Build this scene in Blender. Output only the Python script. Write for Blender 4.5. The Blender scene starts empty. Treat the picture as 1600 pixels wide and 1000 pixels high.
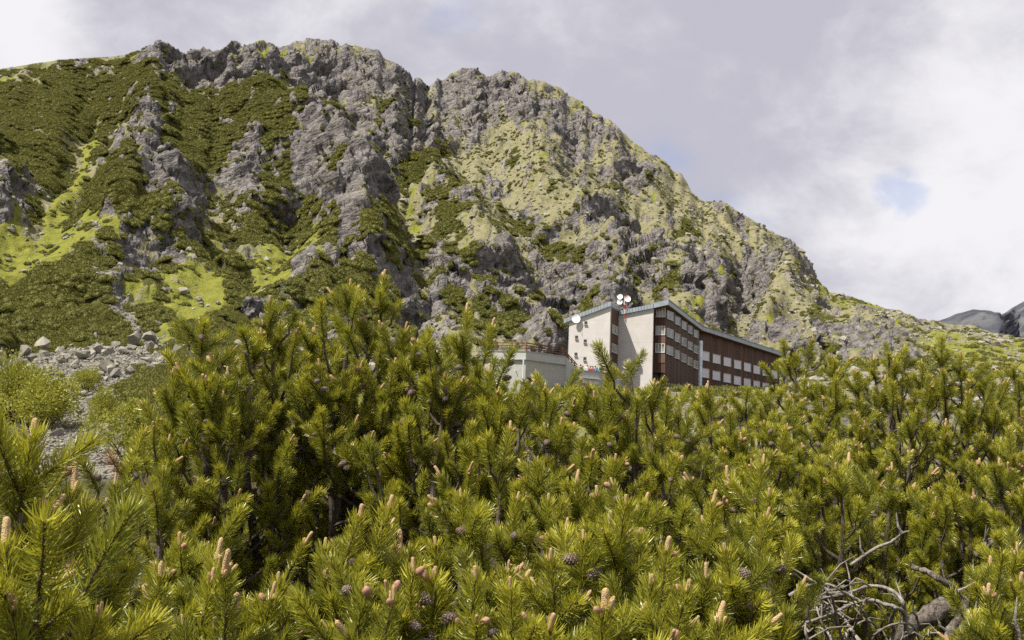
import bpy, bmesh, math, random
import numpy as np
from mathutils import Vector, Matrix, Quaternion, Euler

# ------------------------------------------------------------------ camera, sky, sun, exposure
SC = bpy.context.scene
COL = SC.collection
FOC = 1600.0                                   # focal length in photo pixels (1600 wide)
PITCH, ROLL = math.radians(7.55), math.radians(2.2)
CAM = Vector((0.0, 0.0, 1.7))
_f = Vector((0, math.cos(PITCH), math.sin(PITCH)))
_r0 = Vector((1, 0, 0)); _u0 = Vector((0, -math.sin(PITCH), math.cos(PITCH)))
_r = _r0 * math.cos(ROLL) + _u0 * math.sin(ROLL)
_u = _u0 * math.cos(ROLL) - _r0 * math.sin(ROLL)
cam_data = bpy.data.cameras.new('camera')
cam_data.sensor_width = 36.0; cam_data.lens = 36.0 * FOC / 1600.0
cam_data.clip_start = 0.05; cam_data.clip_end = 20000.0
cam_data.dof.use_dof = True; cam_data.dof.focus_distance = 3.8; cam_data.dof.aperture_fstop = 18.0
cam = bpy.data.objects.new('camera', cam_data); COL.objects.link(cam)
cam.matrix_world = Matrix(((_r.x, _u.x, -_f.x, CAM.x), (_r.y, _u.y, -_f.y, CAM.y), (_r.z, _u.z, -_f.z, CAM.z), (0, 0, 0, 1)))
SC.camera = cam

SUN_AZ, SUN_EL = math.radians(237.0), math.radians(56.0)      # azimuth clockwise from the view direction (+Y)
to_sun = Vector((math.sin(SUN_AZ) * math.cos(SUN_EL), math.cos(SUN_AZ) * math.cos(SUN_EL), math.sin(SUN_EL)))
sun_data = bpy.data.lights.new('sun', 'SUN'); sun_data.energy = 5.0; sun_data.angle = math.radians(0.6); sun_data.color = (1.0, 0.94, 0.82)
sun = bpy.data.objects.new('sun', sun_data); COL.objects.link(sun)
sun.rotation_euler = to_sun.to_track_quat('Z', 'Y').to_euler()

def ray(px, py):
    return _f * FOC + _r * (px - 800.0) + _u * (500.0 - py)
def at(px, py, R):
    """point seen at photo pixel (px, py) at horizontal distance R"""
    d = ray(px, py); return CAM + d * (R / math.hypot(d.x, d.y))
def on_plane(px, py, P, d):
    """ray through (px, py) hits the vertical plane through P along horizontal direction d"""
    q = ray(px, py); n = Vector((-d.y, d.x, 0)); t = (P - CAM).dot(n) / q.dot(n); return CAM + q * t
def project(P):
    """numpy (N,3) -> px, py"""
    q = P - np.array(CAM)
    fx = q @ np.array(_f); rx = q @ np.array(_r); ux = q @ np.array(_u)
    fx = np.maximum(fx, 1e-3)
    return 800 + FOC * rx / fx, 500 - FOC * ux / fx

SC.view_settings.view_transform = 'Standard'; SC.view_settings.look = 'None'
SC.view_settings.exposure = 0.68; SC.view_settings.gamma = 1.0; SC.view_settings.use_curve_mapping = False
SC.cycles.use_denoising = False
SC.cycles.max_bounces = 5; SC.cycles.diffuse_bounces = 2; SC.cycles.glossy_bounces = 2; SC.cycles.transmission_bounces = 4
SC.cycles.transparent_max_bounces = 8
SC.cycles.sample_clamp_indirect = 4.0

class NT:
    """small node-tree writer"""
    def __init__(s, tree): s.t = tree; s.n = tree.nodes; s.l = tree.links
    def add(s, typ, ins=None, **props):
        nd = s.n.new(typ)
        for k, v in props.items(): setattr(nd, k, v)
        for k, v in (ins or {}).items(): s.put(nd.inputs[k], v)
        return nd
    def put(s, sock, v):
        if isinstance(v, bpy.types.NodeSocket): s.l.new(v, sock)
        elif isinstance(v, bpy.types.Node): s.l.new(v.outputs[0], sock)
        else:
            if hasattr(sock.default_value, '__len__') and isinstance(v, (tuple, list)) and len(v) == 3 and len(sock.default_value) == 4: v = (*v, 1)
            sock.default_value = v
    def math(s, op, a, b=None, c=None, clamp=False):
        nd = s.n.new('ShaderNodeMath'); nd.operation = op; nd.use_clamp = clamp
        s.put(nd.inputs[0], a)
        if b is not None: s.put(nd.inputs[1], b)
        if c is not None: s.put(nd.inputs[2], c)
        return nd.outputs[0]
    def vmath(s, op, a, b=None, scale=None):
        nd = s.n.new('ShaderNodeVectorMath'); nd.operation = op
        s.put(nd.inputs[0], a)
        if b is not None: s.put(nd.inputs[1], b)
        if scale is not None: s.put(nd.inputs['Scale'], scale)
        return nd.outputs['Value'] if op in ('DOT_PRODUCT', 'LENGTH', 'DISTANCE') else nd.outputs[0]
    def mix(s, fac, a, b, blend='MIX'):
        nd = s.n.new('ShaderNodeMix'); nd.data_type = 'RGBA'; nd.blend_type = blend
        s.put(nd.inputs[0], fac); s.put(nd.inputs[6], a); s.put(nd.inputs[7], b)
        return nd.outputs[2]
    def ramp(s, fac, lo, hi, a=0.0, b=1.0, smooth=True):
        nd = s.n.new('ShaderNodeMapRange'); nd.interpolation_type = 'SMOOTHSTEP' if smooth else 'LINEAR'; nd.clamp = True
        s.put(nd.inputs[0], fac)
        for i, v in enumerate((lo, hi, a, b)): nd.inputs[i + 1].default_value = v
        return nd.outputs[0]
    def noise(s, vec, scale, detail=4, rough=0.5, dist=0.0, color=False, lac=2.0):
        nd = s.n.new('ShaderNodeTexNoise'); nd.inputs['Scale'].default_value = scale; nd.inputs['Detail'].default_value = detail
        nd.inputs['Roughness'].default_value = rough; nd.inputs['Distortion'].default_value = dist; nd.inputs['Lacunarity'].default_value = lac
        if vec is not None: s.put(nd.inputs['Vector'], vec)
        return nd.outputs['Color' if color else 'Fac']

world = bpy.data.worlds.new('World'); SC.world = world; world.use_nodes = True
w = NT(world.node_tree); w.n.clear()
sky = w.add('ShaderNodeTexSky', sky_type='NISHITA', sun_disc=False, sun_elevation=SUN_EL, sun_rotation=SUN_AZ, altitude=1600.0)
gen = w.add('ShaderNodeTexCoord').outputs['Generated']
sep = w.add('ShaderNodeSeparateXYZ', {0: gen})
zz = w.math('ADD', w.math('MAXIMUM', sep.outputs[2], 0.0), 0.75)
plane = w.vmath('DIVIDE', gen, w.add('ShaderNodeCombineXYZ', {0: zz, 1: zz, 2: 1.0}))
big = w.noise(w.vmath('ADD', plane, (3.1, 1.7, 0.4)), 2.2, 8, 0.55, 0.2)       # broad light and dark masses
fine = w.noise(w.vmath('ADD', plane, (7.3, 2.2, 5.0)), 6.5, 10, 0.60, 0.25)        # wisps
veil = w.noise(w.vmath('ADD', plane, (0.3, 9.2, 2.0)), 3.5, 6, 0.5, 0.3)
def toward(px, py, c0, c1):
    d = ray(px, py).normalized()
    return w.ramp(w.vmath('DOT_PRODUCT', w.vmath('NORMALIZE', gen), tuple(d)), math.cos(math.radians(c0)), math.cos(math.radians(c1)))
lum = w.math('ADD', w.math('MULTIPLY', big, 0.55), w.math('MULTIPLY', fine, 0.75))
lum = w.math('ADD', lum, w.math('MULTIPLY', toward(1500, 400, 12, 1), 0.13))
lum = w.math('ADD', lum, w.math('MULTIPLY', toward(1640, 90, 12, 1), 0.07))
lum = w.math('ADD', lum, w.math('MULTIPLY', toward(-60, 60, 7, 1), 0.25))
lum = w.math('SUBTRACT', lum, w.math('MULTIPLY', toward(1080, 170, 13, 2), 0.06))
white = w.ramp(lum, 0.52, 0.84)
cloud = w.mix(white, (3.35, 3.31, 3.80), (5.65, 5.57, 5.75))
wisp = w.noise(w.vmath('ADD', plane, (1.3, 4.4, 2.7)), 19.0, 8, 0.6, 0.4)
hole = w.ramp(w.math('ADD', w.math('MULTIPLY', toward(1405, 300, 2.2, 0.0), 0.8), w.math('MULTIPLY', w.math('SUBTRACT', wisp, 0.5), 2.0)), 0.42, 0.95)
hole = w.math('MULTIPLY', hole, toward(1405, 300, 2.2, 0.3))
thin = w.math('MAXIMUM', w.math('MULTIPLY', hole, 0.42), w.ramp(veil, 0.62, 0.80, 0.0, 0.8))
blue = w.mix(0.45, sky.outputs[0], (2.0, 2.8, 5.6))
skyc = w.mix(thin, cloud, blue)
bg = w.add('ShaderNodeBackground', {'Color': skyc, 'Strength': 0.1})
wo = w.add('ShaderNodeOutputWorld', {'Surface': bg.outputs[0]})

# ------------------------------------------------------------------ helpers
rnd = random.Random(11)
def tag(o, label=None, category=None, group=None, kind=None):
    for k, v in (('label', label), ('category', category), ('group', group), ('kind', kind)):
        if v: o[k] = v
    return o
def link(o, parent=None):
    COL.objects.link(o)
    if parent is not None: o.parent = parent
    return o
def obj(name, mesh, parent=None, mat=None):
    o = bpy.data.objects.new(name, mesh)
    if mat is not None and not mesh.materials:
        for m in (mat if isinstance(mat, (list, tuple)) else [mat]): mesh.materials.append(m)
    return link(o, parent)
def empty(name, loc=(0, 0, 0), rz=0.0):
    o = bpy.data.objects.new(name, None); o.location = loc; o.rotation_euler = (0, 0, rz); o.empty_display_size = 0.2
    return link(o)
def mesh_from(name, verts, faces, mats=(), idx=None, smooth=False):
    me = bpy.data.meshes.new(name); me.from_pydata([tuple(v) for v in verts], [], faces)
    for m in mats: me.materials.append(m)
    if idx is not None: me.polygons.foreach_set('material_index', idx)
    if smooth: me.polygons.foreach_set('use_smooth', [True] * len(me.polygons))
    me.update(); return me
def np_mesh(name, V, Q, smooth=True, mats=()):
    """fast mesh from numpy verts (N,3) and faces (M,k)"""
    me = bpy.data.meshes.new(name); k = Q.shape[1]
    me.vertices.add(len(V)); me.vertices.foreach_set('co', np.ascontiguousarray(V, np.float32).ravel())
    me.loops.add(Q.size); me.loops.foreach_set('vertex_index', np.ascontiguousarray(Q, np.int32).ravel())
    me.polygons.add(len(Q)); me.polygons.foreach_set('loop_start', np.arange(0, Q.size, k, dtype=np.int32))
    if smooth: me.polygons.foreach_set('use_smooth', np.ones(len(Q), bool))
    for m in mats: me.materials.append(m)
    me.update(calc_edges=True); return me
def fattr(me, name, arr):
    a = me.attributes.new(name, 'FLOAT', 'POINT'); a.data.foreach_set('value', np.ascontiguousarray(arr, np.float32))

def material(name, build, rough=0.8):
    m = bpy.data.materials.new(name); m.use_nodes = True
    t = NT(m.node_tree); t.n.clear()
    out = t.add('ShaderNodeOutputMaterial')
    sh = build(t)
    t.put(out.inputs['Surface'], sh)
    return m
def principled(t, color, rough=0.8, bump=None, bstr=0.3, bdist=0.05, spec=0.3, metal=0.0):
    ins = {'Base Color': color, 'Roughness': rough, 'Specular IOR Level': spec, 'Metallic': metal}
    if bump is not None:
        b = t.add('ShaderNodeBump', {'Height': bump, 'Strength': bstr, 'Distance': bdist}); ins['Normal'] = b.outputs[0]
    return t.add('ShaderNodeBsdfPrincipled', ins).outputs[0]
def simple_mat(name, col, rough=0.7, var=0.12, scale=3.0, bstr=0.15, bdist=0.02, metal=0.0, spec=0.3):
    def b(t):
        co = t.add('ShaderNodeTexCoord').outputs['Object']
        n = t.noise(co, scale, 6, 0.6)
        c = t.mix(t.ramp(n, 0.3, 0.7), tuple(x * (1 - var) for x in col), tuple(min(1, x * (1 + var)) for x in col))
        return principled(t, c, rough, t.noise(co, scale * 6, 4, 0.6), bstr, bdist, spec, metal)
    return material(name, b)

# numpy noise
def _hash(ix, iy, seed):
    h = (ix.astype(np.int64) * 374761393 + iy.astype(np.int64) * 668265263 + seed * 974634777) & 0x7fffffff
    h = (h ^ (h >> 13)) * 1274126177 & 0x7fffffff
    h = (h ^ (h >> 16)) * 2246822519 & 0x7fffffff
    return ((h ^ (h >> 15)) & 0xffffff) / float(0xffffff)
def vnoise(x, y, seed=0):
    ix = np.floor(x); iy = np.floor(y); fx = x - ix; fy = y - iy
    fx = fx * fx * fx * (fx * (fx * 6 - 15) + 10); fy = fy * fy * fy * (fy * (fy * 6 - 15) + 10)
    a = _hash(ix, iy, seed); b = _hash(ix + 1, iy, seed); c = _hash(ix, iy + 1, seed); d = _hash(ix + 1, iy + 1, seed)
    return a + (b - a) * fx + (c - a) * fy + (a - b - c + d) * fx * fy
def fbm(x, y, seed=0, oct=5, gain=0.5):
    s = np.zeros_like(x); a = 1.0; t = 0.0
    for i in range(oct):
        s += a * vnoise(x * 2 ** i + 17.3 * i, y * 2 ** i - 9.1 * i, seed + i); t += a; a *= gain
    return s / t * 2 - 1
def ridged(x, y, seed=0, oct=4, gain=0.5):
    s = np.zeros_like(x); a = 1.0; t = 0.0
    for i in range(oct):
        s += a * (1 - np.abs(vnoise(x * 2 ** i + 5.3 * i, y * 2 ** i + 3.7 * i, seed + i) * 2 - 1)); t += a; a *= gain
    return s / t
def facets(a, b, size, seed, tilt=0.9):
    """blocky rock: every cell is a tilted plane at its own height"""
    a = a / size; b = b / size
    ia = np.floor(a); ib = np.floor(b)
    best = np.full(a.shape, 1e9); val = np.zeros_like(a); sec = np.full(a.shape, 1e9)
    for da in (-1, 0, 1):
        for db in (-1, 0, 1):
            ca = ia + da; cb = ib + db
            xa = ca + 0.5 + 0.9 * (_hash(ca, cb, seed) - 0.5); xb = cb + 0.5 + 0.9 * (_hash(ca, cb, seed + 7) - 0.5)
            d = (a - xa) ** 2 + (b - xb) ** 2
            ga = (_hash(ca, cb, seed + 13) - 0.5) * 2 * tilt; gb = (_hash(ca, cb, seed + 19) - 0.5) * 2 * tilt
            v = (_hash(ca, cb, seed + 29) - 0.5) * 1.2 + ga * (a - xa) + gb * (b - xb)
            nearer = d < best
            sec = np.where(nearer, best, np.minimum(sec, d)); val = np.where(nearer, v, val); best = np.where(nearer, d, best)
    edge = np.sqrt(sec) - np.sqrt(best)
    return val, edge
def sstep(x, a, b):
    t = np.clip((x - a) / (b - a), 0, 1); return t * t * (3 - 2 * t)
# ------------------------------------------------------------------ terrain: valley floor, hotel terrace, mountain
def key(points):
    """[(px, py, R)] -> arrays az, tan(elevation), R sorted by azimuth"""
    out = []
    for px, py, R in points:
        d = ray(px, py); out.append((math.atan2(d.x, d.y), d.z / math.hypot(d.x, d.y), R))
    out.sort(); return np.array(out).T
SKY = [(-700,150),(-300,128),(-100,116),(0,108),(60,98),(110,92),(180,88),(225,80),(240,66),(252,63),(262,68),(275,76),(292,83),(300,80),(330,78),(350,72),(365,66),(385,73),
 (400,70),(420,65),(455,66),(490,61),(505,66),(530,70),(555,66),(568,72),(580,78),(600,90),(620,97),(636,112),(645,126),(655,120),(665,128),(690,125),(715,113),(745,110),
 (765,121),(790,115),(805,116),(830,122),(860,135),(890,150),(930,175),(960,195),(985,215),(1010,235),(1040,258),(1065,275),(1080,298),(1100,311),(1130,315),(1155,335),
 (1180,345),(1210,365),(1240,380),(1260,400),(1275,430),(1295,455),(1330,465),(1380,480),(1420,490),(1440,499),(1470,504),(1500,506),(1550,519),(1600,530),(1700,545),(1900,570),(2300,600)]
RIDGE_R = [(-700,620),(0,640),(250,660),(500,720),(620,740),(700,860),(760,900),(900,860),(1050,780),(1200,680),(1290,600),(1440,520),(1600,480),(2300,450)]
def rr(px): return float(np.interp(px, [p for p, _ in RIDGE_R], [r for _, r in RIDGE_R]))
K6 = key([(px, py, rr(px)) for px, py in SKY])
K5 = key([(-700,330,380),(0,300,390),(150,290,400),(300,285,410),(500,300,420),(700,340,430),(900,395,430),(1050,425,420),(1200,462,400),(1300,500,390),(1450,532,370),(1600,560,350),(2300,600,330)])
K4 = key([(-700,520,225),(0,515,225),(150,505,230),(300,498,240),(500,505,250),(640,540,255),(760,600,262),(900,618,265),(1050,622,268),(1200,615,268),(1300,575,260),(1450,580,250),(1600,600,240),(2300,620,220)])
K3 = key([(-700,600,130),(0,598,130),(150,585,135),(300,590,140),(450,600,140),(640,606,128),(760,612,122),(900,613,122),(1050,610,128),(1200,612,140),(1300,612,150),(1450,625,150),(1600,640,150),(2300,650,150)])
K2 = key([(-700,745,60),(0,735,60),(150,735,60),(400,740,60),(800,742,60),(1200,745,60),(1600,752,60),(2300,770,60)])
az_in = np.linspace(math.radians(-31), math.radians(31), 1180)
az = np.concatenate([np.linspace(math.radians(-75), math.radians(-31.3), 60), az_in, np.linspace(math.radians(31.3), math.radians(75), 60)])
NC = len(az)
def kz(K):
    R = np.interp(az, K[0], K[2]); return R, 1.7 + R * np.interp(az, K[0], K[1])
rows = [(np.full(NC, 1.2), np.full(NC, -0.15)), (np.full(NC, 9.0), np.full(NC, 0.15)), (np.full(NC, 30.0), np.full(NC, 0.55)), kz(K2), kz(K3), kz(K4), kz(K5), kz(K6)]
r6, z6 = rows[-1]
rows += [(r6 + 90, z6 - 25), (r6 + 420, z6 - 190 * np.clip(z6 / 250, 0.2, 1))]
counts = [10, 18, 24, 90, 80, 190, 240, 30, 8]
Rg, Zg, Sg = [], [], []
for i, n in enumerate(counts):
    t = np.linspace(0, 1, n, endpoint=(i == len(counts) - 1))[:, None]
    Rg.append(rows[i][0] * (1 - t) + rows[i + 1][0] * t); Zg.append(rows[i][1] * (1 - t) + rows[i + 1][1] * t); Sg.append(np.repeat(i + t, NC, 1))
Rg = np.concatenate(Rg); Zg = np.concatenate(Zg); Sg = np.concatenate(Sg); NR = len(Rg)
def blur_rows(A, n, it):
    for _ in range(it):
        P = np.pad(A, ((n, n), (0, 0)), 'edge'); c = np.cumsum(np.pad(P, ((1, 0), (0, 0))), 0); A = (c[2 * n + 1:] - c[:-2 * n - 1]) / (2 * n + 1)
    return A
Zs = blur_rows(Zg, 18, 2); Rs = blur_rows(Rg, 18, 2)
keep = sstep(Sg, 4.2, 4.9) * (1 - sstep(Sg, 6.75, 7.0))                      # smooth the slope, keep the plateau and the crest
Zg = Zs * keep + Zg * (1 - keep); Rg = Rs * keep + Rg * (1 - keep)
AZ = np.repeat(az[None], NR, 0)
X = np.sin(AZ) * Rg; Y = np.cos(AZ) * Rg
PX, PY = project(np.stack([X, Y, Zg], -1).reshape(-1, 3)); PX = PX.reshape(NR, NC); PY = PY.reshape(NR, NC)

# --- what grows where (positions on the slope, given where the photograph shows them)
wob = 0.9
WX = PX + wob * (22 * fbm(PX / 70, PY / 70, 3, 5, 0.6)); WY = PY + wob * (18 * fbm(PX / 60 + 40, PY / 60, 9, 5, 0.6))
def field(items):
    s = np.zeros_like(PX)
    for it in items:
        if it[0] == 'l':                                                       # strip along a polyline
            _, wdt, wt, pts = it
            dm = np.full_like(PX, 1e9)
            for (x0, y0), (x1, y1) in zip(pts[:-1], pts[1:]):
                dx, dy = x1 - x0, y1 - y0; t = np.clip(((WX - x0) * dx + (WY - y0) * dy) / (dx * dx + dy * dy), 0, 1)
                dm = np.minimum(dm, np.hypot(WX - x0 - t * dx, WY - y0 - t * dy))
            v = wt * (1.25 - dm / wdt)
        else:
            cx, cy, rx, ry, rot, wt = it
            c, sn = math.cos(math.radians(rot)), math.sin(math.radians(rot))
            a = ((WX - cx) * c + (WY - cy) * sn) / rx; b = (-(WX - cx) * sn + (WY - cy) * c) / ry
            v = wt * (1.35 - np.hypot(a, b))
        s = np.maximum(s, np.clip(v, 0, 1.1 * (it[2] if it[0] == 'l' else it[5])))
    return s
pine_f = field([(85,165,120,45,-8,1),(50,225,75,60,0,1),(150,120,90,20,-8,.8),(20,180,60,60,0,1),(330,165,125,45,12,1),(420,205,60,50,30,1),(330,215,70,40,0,1),(60,440,160,55,8,1.1),(110,485,150,40,4,1.1),
 ('l',18,1.05,[(180,405),(230,450),(280,500)]),(150,300,60,28,-10,1),(230,350,100,20,10,1.05),(330,385,60,22,20,1),(385,330,45,25,0,.9),(300,230,60,30,0,.9),(255,400,40,20,0,.8),(500,350,45,35,0,1),
 (610,397,38,24,0,1.05),(660,255,62,34,10,1.05),(700,335,58,34,15,1.05),(590,215,50,18,20,.9),('l',13,1,[(780,300),(850,350),(920,400)]),(715,430,60,36,30,.95),(770,490,70,55,20,1),(660,480,30,40,0,.8),
 (470,465,45,26,20,1.05),(370,415,40,14,0,1),(340,500,70,35,0,1.05),(250,575,60,40,-10,1.05),(235,610,55,25,0,1),(360,545,110,40,0,1),(870,300,25,9,0,.9),(560,470,50,40,0,.9),(430,250,30,70,20,.9),(900,470,30,50,40,.8),
 (1275,482,45,10,15,1),(1220,470,30,8,20,.9),(1350,490,50,8,12,.9),(1440,515,40,7,10,.8),(1520,575,60,12,5,.9),(1290,500,30,8,0,.9),(110,395,30,20,0,.9),(170,330,60,22,5,.9),(40,520,60,14,0,.9),(130,790,120,50,0,.9),(1160,606,90,16,0,1),(940,300,26,9,20,1.1),(1010,292,22,8,20,1.05),(1080,360,32,9,20,1.05),(980,362,32,10,25,1.1),(880,372,34,11,25,1.1),(1040,440,26,10,10,1),(815,385,34,13,25,1.1),(750,272,28,12,25,1.05),(690,205,22,9,20,1),(1130,385,22,8,20,1),(850,440,44,20,25,1.05),(920,330,24,8,20,1),(780,330,24,10,20,1)])
rock_f = field([(250,330,80,95,-10,1.05),(395,275,62,95,-12,1.05),(280,400,70,30,5,1),(15,315,38,48,10,1.2),(215,195,60,26,-25,1),(255,180,50,24,-25,1),(130,145,40,14,-10,.9),(75,145,45,12,0,.7),(60,240,20,30,0,.9),
 (545,310,66,120,-15,1.1),(500,230,45,60,0,1),(590,350,30,60,-10,1),(470,120,210,55,4,1.1),(560,185,100,50,15,1.1),(640,210,60,40,20,1),(250,85,40,22,0,1.1),(350,95,60,22,10,.9),(800,165,140,50,15,1.1),(900,215,110,55,30,1.1),(980,270,60,40,35,1),
 (780,440,120,85,20,1),(690,430,60,75,0,1),(640,440,40,60,0,.9),(940,370,80,55,25,1),(1060,400,75,62,20,1.05),(1120,450,50,70,0,1.1),(1170,400,50,45,20,1),(1235,395,40,30,35,1),(1130,325,45,18,15,1),(1290,535,130,22,5,1),(1390,520,60,14,5,.8),
 (990,460,60,60,0,1),(740,300,40,60,30,.85),(870,420,40,50,20,.9),(1010,330,30,20,0,.9),(620,300,30,60,0,.8),(300,260,60,40,0,.8),(830,520,80,50,0,1),(905,300,34,17,30,1.25),(1000,348,28,14,25,1.25),(830,312,26,15,25,1.25),(762,258,28,20,25,1.2),(950,285,24,12,20,1.2),(1080,330,28,12,25,1.2),(1050,370,26,14,20,1.15),(860,350,22,12,20,1.15)])
grass_f = field([('l',11,1.1,[(150,190),(135,225),(118,262),(95,300)]),('l',22,1.4,[(95,300),(85,345),(60,375),(0,395)]),(50,372,85,26,-5,1.4),('l',10,1,[(95,310),(160,350),(205,405)]),(300,445,55,58,-25,1.7),(440,385,58,26,-10,1.6),
 (240,465,60,18,35,1),(420,415,40,20,0,1),('l',8,.9,[(570,450),(620,520)]),(1200,500,45,22,-20,.95),(1330,472,50,9,12,.9),(1550,545,120,28,8,1.0),(1480,520,70,12,8,.8),(640,290,14,50,-10,.75),(1090,470,25,16,0,.8),(560,640,200,60,0,.7),(30,640,80,60,0,.8)])
dry_f = field([(545,160,35,22,10,1),(600,245,22,30,0,.8),(640,330,26,60,-8,.95),(735,225,40,40,30,1),(800,285,75,32,20,1),(860,335,85,30,25,1),(990,310,90,26,25,.95),(900,265,55,22,25,.9),(1110,345,70,24,25,1),(1195,372,40,16,30,1),
 (1220,470,75,40,10,.9),(1050,290,40,18,30,.9),(1240,440,40,20,20,.9),(650,420,20,60,-10,.9),(500,140,20,30,0,.8),(1400,500,80,10,10,.9),(340,140,40,10,10,.6),(1540,520,90,16,8,.9),(980,420,50,14,30,.8),(930,330,60,18,30,.8)])
scree_f = field([('l',20,1.15,[(150,435),(185,470),(235,515)]),(140,562,170,50,-4,1.9),(230,530,75,26,0,1.7),(110,710,110,110,0,1.9),(340,485,46,20,-15,1.1),(260,475,18,20,40,.9),(490,475,14,30,-20,1),(445,455,20,24,0,1),('l',12,1,[(640,430),(650,480),(690,530)]),
 (770,230,36,26,30,.8),(1240,465,60,20,5,.85),('l',8,.8,[(800,300),(850,380)]),(90,405,50,10,10,.7),(1250,495,50,12,0,.8),(600,690,300,60,0,.5)])
nz = lambda s, sc: fbm(PX / sc, PY / sc, s, 5, 0.62)
inslope = sstep(Sg, 3.0, 3.6)
nm = lambda s, sc, ax=1.0: 1.25 * fbm(PX / sc, PY / (sc * ax), s, 6, 0.78) + 1.5 * fbm(PX / (sc * 0.28), PY / (sc * 0.22 * ax), s + 50, 4, 0.7)
right = sstep(PX, 520, 780)
# ribs and gullies fan down from the crest: each runs along a line of constant 'fan'
fan = WX - (WY - 80) * np.interp(PX, [-200, 60, 220, 340, 480, 1100], [-0.5, -0.45, -0.1, 0.35, 0.72, 0.85])
rib = (ridged(fan / 62, PY / 300, 301, 3, 0.55) - 0.62) * 2.6
rib2 = (ridged(fan / 24 + 7, PY / 120, 305, 3, 0.55) - 0.62) * 2.2
pine_f = 0.78 * pine_f + 0.13 + 0.72 * nm(21, 60, 0.6) - 0.08 * right - 0.30 * right * sstep(PY, 330, 180) - 0.8 * sstep(-PY + np.interp(PX, [p for p, _ in SKY], [q for _, q in SKY]), -70, -10) * sstep(PX, 210, 300)
rock_f = 0.76 * rock_f + 0.22 * rib + 0.20 * rib2 + 0.06 + 0.75 * nm(31, 48, 1.1) + 0.14 * right
grass_f = 1.15 * grass_f - 0.14 * rib + 0.12 + 0.55 * nm(41, 50)
dry_f = 0.62 * dry_f - 0.28 * rib - 0.20 * rib2 + 0.24 + 0.66 * nm(51, 44) + 0.20 * right
scree_f = 0.95 * scree_f + 0.02 + 0.45 * nm(61, 36)
near = 1 - inslope
grass_f += 0.6 * near * (scree_f < 0.7)
S = np.stack([rock_f, pine_f, grass_f, dry_f, scree_f]); E = np.exp(16 * (S - S.max(0)))
W = E / E.sum(0); w_rock, w_pine, w_grass, w_dry, w_scree = W

# --- relief
ramp = sstep(Sg, 4.05, 4.8)
dRdr = np.gradient(Rg, axis=0); dZdr = np.gradient(Zg, axis=0); L = np.hypot(dRdr, dZdr) + 1e-9
nh, nv = dZdr / L, np.abs(dRdr) / L
nh = blur_rows(nh, 8, 1); nv = blur_rows(nv, 8, 1)
disp = np.zeros_like(X)
def poly_dist(pts):
    dm = np.full_like(PX, 1e9)
    for (x0, y0), (x1, y1) in zip(pts[:-1], pts[1:]):
        dx, dy = x1 - x0, y1 - y0; t = np.clip(((WX - x0) * dx + (WY - y0) * dy) / (dx * dx + dy * dy), 0, 1)
        dm = np.minimum(dm, np.hypot(WX - x0 - t * dx, WY - y0 - t * dy))
    return dm
for wd, amp, pts in [(34,-9,[(160,170),(118,262),(80,345),(20,385)]),(40,-12,[(520,140),(575,240),(615,320),(635,420),(650,500)]),(42,-13,[(690,190),(740,240),(800,300),(860,390),(900,470)]),(40,-5,[(330,250),(345,330),(320,430),(270,480)]),
   (30,-12,[(455,330),(450,380),(400,420)]),(30,-16,[(1170,400),(1165,450),(1130,510)]),(35,-9,[(900,280),(990,360),(1010,440)]),(30,-8,[(1060,300),(1090,380)]),(34,8,[(250,80),(230,180),(260,260),(270,340)]),(45,14,[(380,90),(430,190),(540,270),(600,400)]),
   (40,12,[(620,100),(660,220),(740,320),(800,420)]),(40,11,[(745,110),(850,250),(950,360),(1050,430)]),(32,9,[(1000,240),(1100,350),(1170,370)]),(32,9,[(1180,345),(1240,400),(1180,480)]),(34,10,[(200,250),(180,330)]),(26,5,[(10,290),(20,340)])]:
    disp += 1.1 * amp * np.exp(-(poly_dist(pts) / wd) ** 2)
disp += 5.0 * rib + 0.7 * rib2
disp += 3 * (ridged(X / 95 + 0.35 * Zg / 95, Y / 210, 5, 4, 0.5) - 0.62) * 1.2
def blur2(A, n):
    A = blur_rows(A, n, 1); return blur_rows(A.T.copy(), n, 1).T
rk = np.clip(blur2(w_rock, 3), 0, 1); rkM = np.clip(blur2(blur2(w_rock, 6), 6), 0, 1); rkL = np.clip(blur2(blur2(w_rock, 16), 16), 0, 1)
ra = X * 1.0; rb = Zg * 0.8 + Y * 0.6
wa = ra + 5 * fbm(ra / 40, rb / 40, 77, 3); wb = rb + 5 * fbm(ra / 40 + 9, rb / 40, 78, 3)
ph = math.radians(36)
sa = wa * math.cos(ph) + wb * math.sin(ph); sb = (-wa * math.sin(ph) + wb * math.cos(ph)) * 1.5
for size, amp, tl, mk in ((70, 9.5, 1.5, 0.25 + 0.75 * rkL), (30, 6.8, 1.6, 0.12 + 0.88 * rkL)):
    v, e = facets(sa, sb, size, int(size * 10), tl)
    disp += amp * v * mk
# steps of steep wall and gentler ledge down the fall line
q = (Zg + 0.30 * X) / 34.0 + 1.7 * fbm(X / 75, Y / 75, 101, 4, 0.6); fr = q - np.floor(q)
disp += 8.0 * (np.where(fr < 0.35, fr / 0.35, (1 - fr) / 0.65) - 0.5) * rkL
disp += 0.5 * fbm(X / 12, Y / 12, 58, 4)
disp *= 1 - 0.6 * np.clip(blur2(blur2(w_grass, 8), 8) * 1.3, 0, 1)
low = sstep(Sg, 2.0, 3.2) * (1 - ramp)
disp = disp * ramp * (1 - 0.85 * sstep(Sg, 7.2, 8.0)) + low * (0.5 * fbm(X / 14, Y / 14, 60, 4) + 0.25 * w_scree * fbm(X / 2.0, Y / 2.0, 61, 3))
disp = blur2(disp, 2) * (1 - 0.65 * sstep(PX, 1240, 1350))
Rn = Rg - disp * nh; Zn = Zg + disp * nv
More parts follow.
